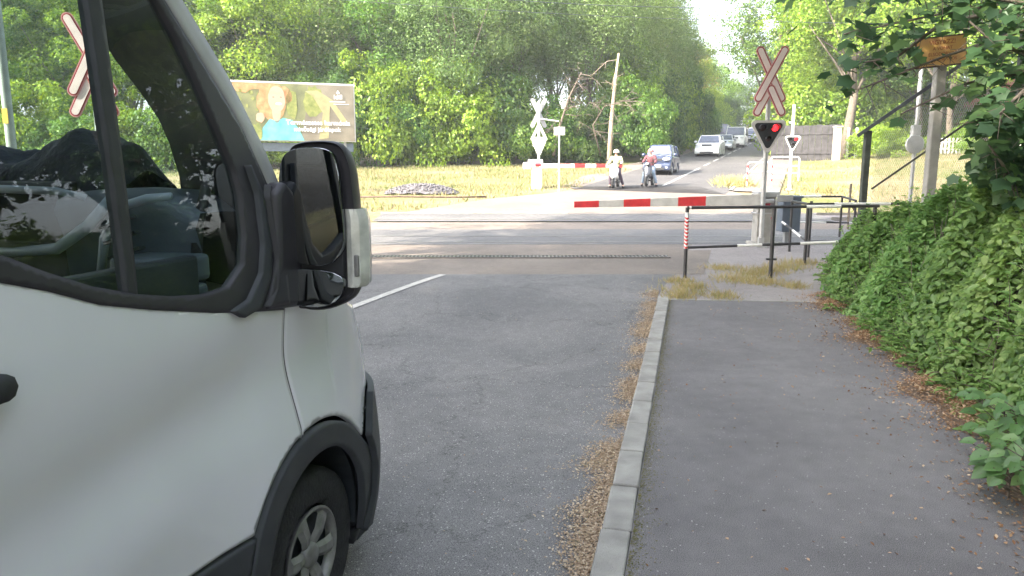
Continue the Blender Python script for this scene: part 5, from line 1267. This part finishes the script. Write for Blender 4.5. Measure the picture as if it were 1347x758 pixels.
wire('overhead_wire',V(380,-30,30),V(1010,10,34),.35,'upper overhead wire crossing the trees and the patch of sky',.013)
wire('overhead_wire',V(300,-12,36),V(1347,30,44),.5,'lower overhead wire reaching to the right edge',.012)
# heap of ballast on the verge
rg2=np.random.default_rng(5); n=26; mb=MB()
for j in range(13):
    for i in range(n+1):
        u=i/n*2-1;v=j/12*2-1; r_=math.hypot(u,v); z=max(0,1-r_*r_)**.8*.36+rg2.normal(0,.02); mb.v.append((u*1.5,v*.8,z-.03))
for j in range(12):
    for i in range(n): a=j*(n+1)+i; mb.f.append((a,a+1,a+n+2,a+n+1))
for q in range(900):
    u=rg2.uniform(-1,1);v=rg2.uniform(-1,1); r_=math.hypot(u,v)
    if r_>1.05: continue
    z=max(0,1-r_*r_)**.8*.36; s_=rg2.uniform(.025,.07); mb.box((u*1.52,v*.82,z-.02),(s_*1.3,s_,s_*.8),tuple(rg2.uniform(0,3,3)),taper=.6)
b=G(555,253); o=mb.build('gravel_heap',M['gravelheap'],smooth=False,loc=(b.x,b.y,tz(b.x,b.y)+.04)); tag(o,'low heap of grey ballast stones on the grass verge','gravel heap')
b=G(560,262); o=MB().tube([(-3.2,.1,.0),(-1,-.05,.03),(1.0,0,.0),(2.3,.05,.02)],.035,6).build('pipe',M['rust'],smooth=True,loc=(b.x,b.y,tz(b.x,b.y)+.10)); tag(o,'thin rusty pipe lying on the dry grass in front of the gravel heap','pipe')
# panel fence and gate pillar on the right
e=empty('panel_fence',(21.1,53.6,tz(21.1,53.6)),R(-20.5)); M['fence']=mat('dark weathered concrete panel',(.05,.047,.05),.9,var=.4,scale=3)
for i in range(11): MB().box((-2.3+i*.42,.02*(i%2),1.25+random.uniform(-.03,.03)),(.41,.06,2.5)).build('board',M['fence'],e,bevel=.01)
MB().box((-.2,-.06,1.9),(4.6,.05,.12)).box((-.2,-.06,.55),(4.6,.05,.12)).build('batten',M['fence'],e); tag(e,'dark upright panel fence right of the far road','fence')
e=empty('gate_pillar',(22.6,52.4,tz(22.6,52.4))); M['plaster']=mat('cream plaster',(.50,.42,.32),.85,var=.15)
MB().box((0,0,1.1),(.42,.42,2.3)).build('shaft',M['plaster'],e,bevel=.02); MB().box((0,0,2.3),(.52,.52,.1)).build('cap',M['concrete'],e); tag(e,'cream gate pillar at the end of the dark panel fence','pillar')
e=empty('white_gate',(23.7,53.2,tz(23.7,53.2)),R(-15))
for x in (0,.55): MB().box((x,0,1.05),(.16,.14,2.2)).build('post',M['white'],e,bevel=.01)
MB().box((.28,.02,1.0),(.40,.05,1.7)).build('gate_leaf',M['fence'],e); tag(e,'white gate posts right of the cream pillar','gate')
b=V(1275,190,62); e=empty('brick_house',(b.x+1.5,62,tz(b.x,62))); MB().box((0,0,1.5),(7,4,3.0)).build('wall',M['brick'],e); MB().prism([(-3.9,3.0),(3.9,3.0),(0,5.2)],4.6).build('roof',M['brick'],e)
for x in (-2,0,2):
    wv=MB().box((x,-2.02,1.6),(.9,.06,1.1)).build('window',M['white'],e); MB().box((x,-2.06,1.6),(.7,.03,.9)).build('pane',M['glassdark'],wv)
tag(e,'red brick house glimpsed through the leaves on the right','house')
b=V(1285,222,50); e=empty('picket_fence',(b.x,50,tz(b.x,50)))
pf=MB()
for i in range(24): MB().box((-3+i*.25,0,.5),(.12,.03,1.0)).build('picket',M['white'],e)
MB().box((-.1,.03,.75),(6.1,.04,.08)).box((-.1,.03,.3),(6.1,.04,.08)).build('rail',M['white'],e); tag(e,'white picket fence below the brick house','fence')
# sign beside the far road
c=far_c(46)+fn*-4.6; e=empty('road_sign',(c.x,c.y,gz(c.x,c.y)),-TH); MB().tube([(0,0,-.1),(0,0,3.3)],.04,8).build('post',M['galv'],e); MB().box((0,-.05,3.1),(1.5,.03,.55)).build('sign_plate',M['white'],e,bevel=.01); tag(e,'white road sign above the cars waiting on the far road','sign')
# ================================================================ VEHICLES
def car(name,x,y,z,rz,L_,Wd,H_,zb,hood,ws,ra,rb,tail,body,label,cat='car',grille=True,van=False,roofm=None,groupn=None,wr=.33,glassm='glassblue',hz=None):
    """zb belt height; hood=(x,z) front edge of bonnet; ws x of windscreen foot; ra/rb roof front/back x. x from 0 (front) backwards negative"""
    e=empty(name,(x,y,z),rz); bm_=body; f=0; hx,hzz=hood; w2=Wd/2
    fw,rw=-.78,-(L_-.80)
    prof=[(-.05,.22),(0,.30),(.0,.52),(-.04,.62),(hx,hzz),(ws,zb),(-L_+.25,zb+.02),(-L_+.05,zb-.1),(-L_,.6),(-L_,.3)]+[(rw-.40,.22)]+[(rw+.38*math.cos(R(a)),.30+.38*math.sin(R(a))) for a in (180,150,120,90,60,30,0)][0:7]+[(rw+.40,.22),(fw-.40,.22)]+[(fw+.38*math.cos(R(a)),.30+.38*math.sin(R(a))) for a in (180,150,120,90,60,30,0)]
    MB().prism(prof,Wd).build('body',bm_,e,bevel=.09,seg=4,smooth='auto')
    # greenhouse: dark glass block with tapered sides, coloured roof and pillars
    gw0,gw1=w2-.04,w2-.19-(0 if not van else -.10); zr=H_-.06
    base=[(ws+.02,gw0*.93),(ws-.25,gw0),(tail,gw0),(tail-.03,gw0*.9)]; top=[(ra,gw1*.93),(ra-.15,gw1),(rb+.1,gw1),(rb,gw1*.9)]
    full=lambda pts,z_:[(a,b,z_) for a,b in pts]+[(a,-b,z_) for a,b in pts[::-1]]
    vb_,vt_=full(base,zb-.06),full(top,zr); n=8
    g_=MB().add(vb_+vt_,[(i,(i+1)%n,(i+1)%n+n,i+n) for i in range(n)]+[tuple(range(n,2*n))]).build('windows',M[glassm],e,bevel=.02)
    rm=roofm or bm_
    tp=[(a+(.05 if i<2 else -.05)*0,b) for i,(a,b) in enumerate(top)]
    r_=MB().add(full(top,zr-.02)+full([(a*.0+ (a-.06 if i<2 else a+.06),b*.9) for i,(a,b) in enumerate(top)],H_),[(i,(i+1)%n,(i+1)%n+n,i+n) for i in range(n)]+[tuple(range(n,2*n)),tuple(range(n))[::-1]]).build('roof',rm,e,bevel=.03,seg=3,smooth='auto')
    pb=lambda s,i,dz=0: Vector((base[i][0],s*base[i][1]*1.01,zb-.03)); pt=lambda s,i: Vector((top[i][0],s*top[i][1]*1.01,zr))
    for s in (-1,1):
        MB().tube([pb(s,0)+Vector((-.06,0,0)),pt(s,0)+Vector((-.03,0,0))],.045,6).build('pillar',bm_,e,smooth=True)
        xm=(ws+tail)/2-.1; MB().tube([(xm,s*gw0*1.0,zb-.03),((ra+rb)/2-.1,s*gw1*1.005,zr)],.035,6).build('pillar',M['dark'],e,smooth=True)
        MB().tube([pb(s,2)+Vector((.05,0,0)),pt(s,2)+Vector((.05,0,0))],.06,6).build('pillar',bm_,e,smooth=True)
        m_=MB().ball((ws-.12,s*(w2+.10),zb+.08),(.06,.12,.085)).build('wing_mirror',bm_ if not van else M['dark'],e,smooth=True)
        z_l=hz or (hzz-.12)
        hl=MB(); hl.ball((-.10-.02,s*(w2-.24),z_l),(.13,.20,.10),14,8); hl.build('headlight',M['lampgl'],e,smooth=True)
        MB().ball((-.02,s*(w2-.22),.40),(.03,.09,.055)).build('fog_lamp',M['lampgl'],e,smooth=True)
        MB().box((-L_-.0,s*(w2-.2),zb-.25),(.05,.2,.3)).build('tail_lamp',M['red'],e,bevel=.01)
        MB().tube([(ws-.55-.1,s*(w2+.004),.4),(ws-.65,s*(w2+.006),zb-.08)],.006,4).build('door_gap',M['dark'],e)
        for xw in (fw,rw):
            T=Matrix.Translation((xw,s*(w2-.12),wr)); t_=MB().lathe([(.19*wr/.33,-.10),(.30*wr/.33,-.105),(wr,-.08),(wr,.08),(.30*wr/.33,.105),(.19,.10)],28,T).build('wheel',M['rubber'],e,smooth='auto')
            MB().lathe([(.001,-.085*1),(.10,-.10),(.2*wr/.33,-.095),(.2*wr/.33,.095),(.10,.10),(.001,.085)],16,T).build('rim',M['galv'],t_,smooth='auto')
    if grille: MB().box((.0,0,hzz-.16),(.05,Wd*.40,.14)).build('grille',M['dark'],e,bevel=.02)
    MB().box((.01,0,.33),(.04,Wd*.55,.12)).build('lower_grille',M['dark'],e,bevel=.02); MB().box((.035,0,.47),(.02,.50,.11)).build('number_plate',M['white'],e,bevel=.004)
    MB().box((-L_/2,0,.27),(L_*.9,Wd*.9,.12)).build('underbody',M['interior2'],e)
    MB().tube([(ws+.05,-.5,zb+.03),(ws-.10,.1,zb+.13)],.012,5).tube([(ws+.05,.1,zb+.03),(ws-.10,.62,zb+.13)],.012,5).build('wiper',M['dark'],e)
    return tag(e,label,cat,groupn)
M['navy']=mat('dark blue car paint',(.035,.05,.10),.25,.2,var=.06,coat=.6); M['cwhite']=mat('white car paint',(.80,.80,.78),.25,var=.02,coat=.6); M['silver']=mat('silver car paint',(.55,.57,.60),.3,.3,var=.04,coat=.5); M['greycar']=mat('grey car paint',(.28,.29,.31),.3,.3,var=.04,coat=.5)
hd=math.atan2(-fd.y,-fd.x)
def onroad(px,py): g=G(px,py); return g
def place(px,py): g=G(px,py); return (g.x,g.y,g.z+.02)
car('compact_car',*place(863,231),hd+R(1),3.55,1.50,1.62,1.0,(-.62,.96),-.80,-1.22,-3.2,-3.45,M['navy'],'dark blue upright small car waiting behind the riders',wr=.29)
car('estate_car',*place(929,207),hd,4.7,1.86,1.72,1.12,(-.95,1.05),-1.25,-1.85,-4.2,-4.55,M['cwhite'],'large white car second in the queue on the far road',wr=.36)
car('small_car',*place(950,198.5),hd,4.2,1.74,1.5,1.0,(-.85,.95),-1.05,-1.7,-3.6,-4.0,M['silver'],'silver car between the large white car and the white van')
car('minibus',*place(965,194.5),hd,5.2,1.98,2.12,1.25,(-.75,1.12),-1.0,-1.75,-4.9,-5.05,M['cwhite'],'tall white van behind the silver car in the queue',van=True,wr=.35,cat='van')
car('small_car',*place(983,187.5),hd,4.2,1.76,1.5,1.0,(-.85,.95),-1.05,-1.7,-3.6,-4.0,M['greycar'],'small grey car just visible behind the white van')
car('small_car',*place(990,182),hd,4.2,1.76,1.52,1.0,(-.85,.95),-1.05,-1.7,-3.6,-4.0,M['silver'],'last pale car of the queue, far down the road')
car('dark_van',*place(943,192),hd,5.0,1.9,2.35,1.3,(-.75,1.12),-1.0,-1.6,-4.8,-4.95,mat('black car paint',(.03,.04,.05),.3,coat=.5),'dark tall van hidden behind the white car, only its roof showing',van=True,wr=.35,cat='van')
# ================================================================ RIDERS AND SCOOTERS
def skin(name,pts,edges,rad,m,parent,sub=2,root=0,vgcol=None):
    me=bpy.data.meshes.new(name); me.from_pydata([tuple(p) for p in pts],edges,[]); o=bpy.data.objects.new(name,me); link(o)
    s=o.modifiers.new('s','SKIN'); s.use_smooth_shade=True
    for i,r_ in enumerate(rad):
        v=me.skin_vertices[0].data[i]; v.radius=r_ if isinstance(r_,tuple) else (r_,r_); v.use_root=(i==root)
    u=o.modifiers.new('u','SUBSURF'); u.levels=sub; u.render_levels=sub
    dg=bpy.context.evaluated_depsgraph_get(); m2=bpy.data.meshes.new_from_object(o.evaluated_get(dg)); m2.name=name; bpy.data.objects.remove(o)
    m2.materials.clear(); m2.materials.append(m); o=bpy.data.objects.new(name,m2); link(o,parent); return o
def rider(loc,rz,jacket,trousers,label,helmet='helmet',turn=0,lean=0,footL=.26,footR=.30,hb=.33):
    """seated astride, facing local -Y, feet on the ground"""
    e=empty('person',loc,rz); 
    J={'pel':(0,.18,.80),'wai':(0,.15,.98),'che':(0,.10,1.18),'shc':(0,.08,1.30),'nek':(0,.06,1.38),'hed':(0,.04,1.50),
       'kL':(.20,-.22,.62),'aL':(footL,-.05,.12),'tL':(footL+.03,-.20,.06),'hL':(.10,.12,.78),'kR':(-.20,-.22,.62),'aR':(-footR,-.05,.12),'tR':(-footR-.03,-.20,.06),'hR':(-.10,.12,.78),
       'sL':(.19,.08,1.30),'eL':(.28,-.08,1.08),'wL':(.27,-.34,1.02),'fL':(.26,-.42,1.02),'sR':(-.19,.08,1.30),'eR':(-.28,-.08,1.08),'wR':(-.27,-.34,1.02),'fR':(-.26,-.42,1.02)}
    K=list(J); P_=[J[k] for k in K]; ix={k:i for i,k in enumerate(K)}
    E_=[('pel','wai'),('wai','che'),('che','shc'),('shc','nek'),('nek','hed'),('pel','hL'),('hL','kL'),('kL','aL'),('aL','tL'),('pel','hR'),('hR','kR'),('kR','aR'),('aR','tR'),('shc','sL'),('sL','eL'),('eL','wL'),('wL','fL'),('shc','sR'),('sR','eR'),('eR','wR'),('wR','fR')]
    rad={'pel':.12,'wai':.11,'che':.125,'shc':.09,'nek':.05,'hed':.085,'kL':.06,'aL':.04,'tL':.035,'hL':.085,'sL':.06,'eL':.042,'wL':.03,'fL':.035}
    rd=[rad.get(k,rad.get(k[:-1]+'L',.05)) for k in K]
    body=skin('body',P_,[(ix[a],ix[b]) for a,b in E_],rd,M['skin'],e)
    def sub(keys,edges,rr_,nm,m,root=0):
        i2={k:i for i,k in enumerate(keys)}; return skin(nm,[J[k] for k in keys],[(i2[a],i2[b]) for a,b in edges],rr_,m,e,2,root)
    sub(['pel','wai','che','shc','sL','eL','wL','sR','eR','wR'],[('pel','wai'),('wai','che'),('che','shc'),('shc','sL'),('sL','eL'),('eL','wL'),('shc','sR'),('sR','eR'),('eR','wR')],[(.17,.14),(.16,.135),(.175,.14),.115,.088,.066,.048,.088,.066,.048],'jacket',jacket)
    sub(['pel','hL','kL','aL','hR','kR','aR'],[('pel','hL'),('hL','kL'),('kL','aL'),('pel','hR'),('hR','kR'),('kR','aR')],[.145,.11,.082,.062,.11,.082,.062],'trousers',trousers)
    for s,f_ in ((1,'L'),(-1,'R')):
        a=Vector(J['a'+f_]); MB().ball((a.x+s*.01,a.y-.06,.05),(.055,.14,.05)).build('shoe',M['dark'],e,smooth=True)
    hd_=Vector(J['hed'])
    if helmet:
        hm=MB(); n=16
        for i in range(7):
            p=math.pi*.56*i/6
            for j in range(n):
                t=2*math.pi*j/n; hm.v.append((hd_.x+.135*math.sin(p)*math.cos(t),hd_.y+.02+.15*math.sin(p)*math.sin(t),hd_.z+.03+.135*math.cos(p)))
        for i in range(6):
            for j in range(n): a=i*n+j;b=i*n+(j+1)%n; hm.f.append((a,b,b+n,a+n))
        h=hm.build('helmet',helmet,e,smooth=True); sl_=h.modifiers.new('s','SOLIDIFY'); sl_.thickness=.012
        MB().box((hd_.x,hd_.y-.135,hd_.z+.045),(.2,.06,.02)).build('peak',helmet,h,bevel=.006)
    else:
        MB().ball((hd_.x,hd_.y+.03,hd_.z+.045),(.098,.11,.085)).build('hair',M['bark'],e,smooth=True)
    fc=MB(); fc.ball((hd_.x,hd_.y-.085,hd_.z-.012),(.014,.022,.022),8,6)
    fc.build('nose',M['skin'],e,smooth=True); ey=MB(); ey.ball((hd_.x-.033,hd_.y-.082,hd_.z+.02),(.012,.008,.008),8,6); ey.build('eye',M['dark'],e); ey=MB(); ey.ball((hd_.x+.033,hd_.y-.082,hd_.z+.02),(.012,.008,.008),8,6); ey.build('eye',M['dark'],e)
    MB().box((hd_.x,hd_.y-.086,hd_.z-.045),(.04,.008,.01)).build('mouth',M['darkred'],e)
    return tag(e,label,'person')
def scooter(loc,rz,paint,label,screen=False,sporty=False):
    e=empty('scooter',loc,rz)
    for y,r_ in ((-.62,.24),(.60,.24)):
        T=Matrix.Translation((0,y,r_))@Matrix.Rotation(R(90),4,'Z')
        t=MB().lathe([(.13,-.045),(.2,-.055),(.235,-.035),(.24,0),(.235,.035),(.2,.055),(.13,.045)],26,T).build('wheel',M['rubber'],e,smooth=True)
        MB().lathe([(.001,-.03),(.13,-.04),(.13,.04),(.001,.03)],18,T).build('rim',M['galv'],t)
    # front shield: rounded kite shape, curved across
    fs=MB(); rows=[(.34,.05,-.60),(.42,.11,-.62),(.55,.17,-.60),(.70,.20,-.55),(.84,.19,-.50),(.93,.13,-.47),(.97,.05,-.46)]
    for z,w_,y in rows:
        for i in range(9): u=i/4-1; fs.v.append((u*w_,y+.10*u*u,z))
    for j in range(len(rows)-1):
        for i in range(8): a=j*9+i; fs.f.append((a,a+1,a+10,a+9))
    s_=fs.build('front_shield',paint,e,smooth=True); so_=s_.modifiers.new('s','SOLIDIFY'); so_.thickness=.02
    MB().tube([(0,-.74,.40),(0,-.66,.50),(0,-.50,.52),(0,-.42,.44)],[.03,.075,.075,.04],10).build('mudguard',paint,e,smooth=True)
    MB().tube([(-.06,-.62,.24),(-.06,-.50,.60)],.022,8).build('fork_leg',M['galv'],e,smooth=True); MB().tube([(.06,-.62,.24),(.06,-.50,.60)],.022,8).build('fork_leg',M['galv'],e,smooth=True)
    MB().ball((0,-.50,.985),(.13,.10,.075)).build('handlebar_cowl',paint,e,smooth=True)
    MB().tube([(-.33,-.40,1.02),(-.2,-.45,1.04),(0,-.46,1.02),(.2,-.45,1.04),(.33,-.40,1.02)],.018,8).build('handlebar',M['dark'],e,smooth=True)
    MB().ball((0,-.585,.985),(.075,.03,.05)).build('headlight',M['lampgl'],e,smooth=True)
    for s in (-1,1):
        m_=MB(); m_.tube([(s*.22,-.44,1.03),(s*.28,-.44,1.16)],.007,5); m_.ball((s*.29,-.45,1.19),(.055,.015,.038)); m_.build('mirror',M['dark'],e,smooth=True)
    MB().box((0,-.18,.27),(.30,.50,.06)).build('footboard',M['dark'],e,bevel=.02)
    MB().tube([(0,.05,.40),(0,.2,.58),(0,.55,.62),(0,.80,.66)],[.12,.17,.16,.08],12).build('rear_body',paint,e,smooth=True)
    MB().tube([(0,.0,.74),(0,.25,.78),(0,.6,.80),(0,.78,.80)],[.06,.12,.11,.06],10).build('seat',M['dark'],e,smooth=True)
    MB().tube([(.14,.15,.28),(.16,.60,.30)],.05,8).build('engine',M['galv'],e,smooth=True)
    return tag(e,label,'scooter')
M['lightjacket']=mat('pale yellow jacket',(.62,.60,.36),.85,var=.12,scale=6); M['maroon']=mat('maroon jacket',(.15,.05,.06),.85,var=.25,scale=6); M['darktr']=mat('dark purple trousers',(.07,.05,.07),.9); M['jeans']=mat('pale blue jeans',(.30,.38,.48),.9,var=.15)
M['helmw']=mat('white helmet',(.78,.74,.66),.3); M['helmr']=mat('dull red helmet',(.42,.20,.18),.35)
hr=-TH+R(4)
b=G(803,250); b1=b-fd*-0.9
scooter((b1.x,b1.y,gz(b1.x,b1.y)+.01),hr,M['cwhite'],'white scooter whose front shield faces the crossing, left of the two')
rider((b1.x,b1.y,gz(b1.x,b1.y)+.01),hr,M['lightjacket'],M['darktr'],'person in pale yellow jacket and white helmet astride the white scooter',M['helmw'],footL=.34,footR=.22)
M['dkscoot']=mat('dark grey scooter paint',(.06,.065,.08),.3,coat=.5)
b=G(849,248); b2=b+fd*.9
scooter((b2.x,b2.y,gz(b2.x,b2.y)+.01),hr-R(6),M['dkscoot'],'dark grey scooter with round headlight, right of the two, in front of the blue car')
rider((b2.x,b2.y,gz(b2.x,b2.y)+.01),hr-R(6),M['maroon'],M['jeans'],'person in maroon jacket and pale jeans astride the dark scooter',M['helmr'],footL=.32,footR=.30)

# ================================================================ ADDED HAZE
hm_=bpy.data.materials.new('haze'); hm_.use_nodes=True; t_=hm_.node_tree; t_.nodes.clear(); o_=t_.nodes.new('ShaderNodeOutputMaterial'); pv=t_.nodes.new('ShaderNodeVolumePrincipled'); pv.inputs['Density'].default_value=.0011; pv.inputs['Color'].default_value=(.95,.97,1,1); pv.inputs['Anisotropy'].default_value=.2; t_.links.new(pv.outputs[0],o_.inputs['Volume'])  # thin volume added to lift distant darks, standing in for lens glare
hz_=MB().box((10,110,13.5),(342,342,37)).build('haze',hm_); hz_['kind']='stuff'; hz_['label']='thin haze added over the road and the trees to lift the darks like lens glare'
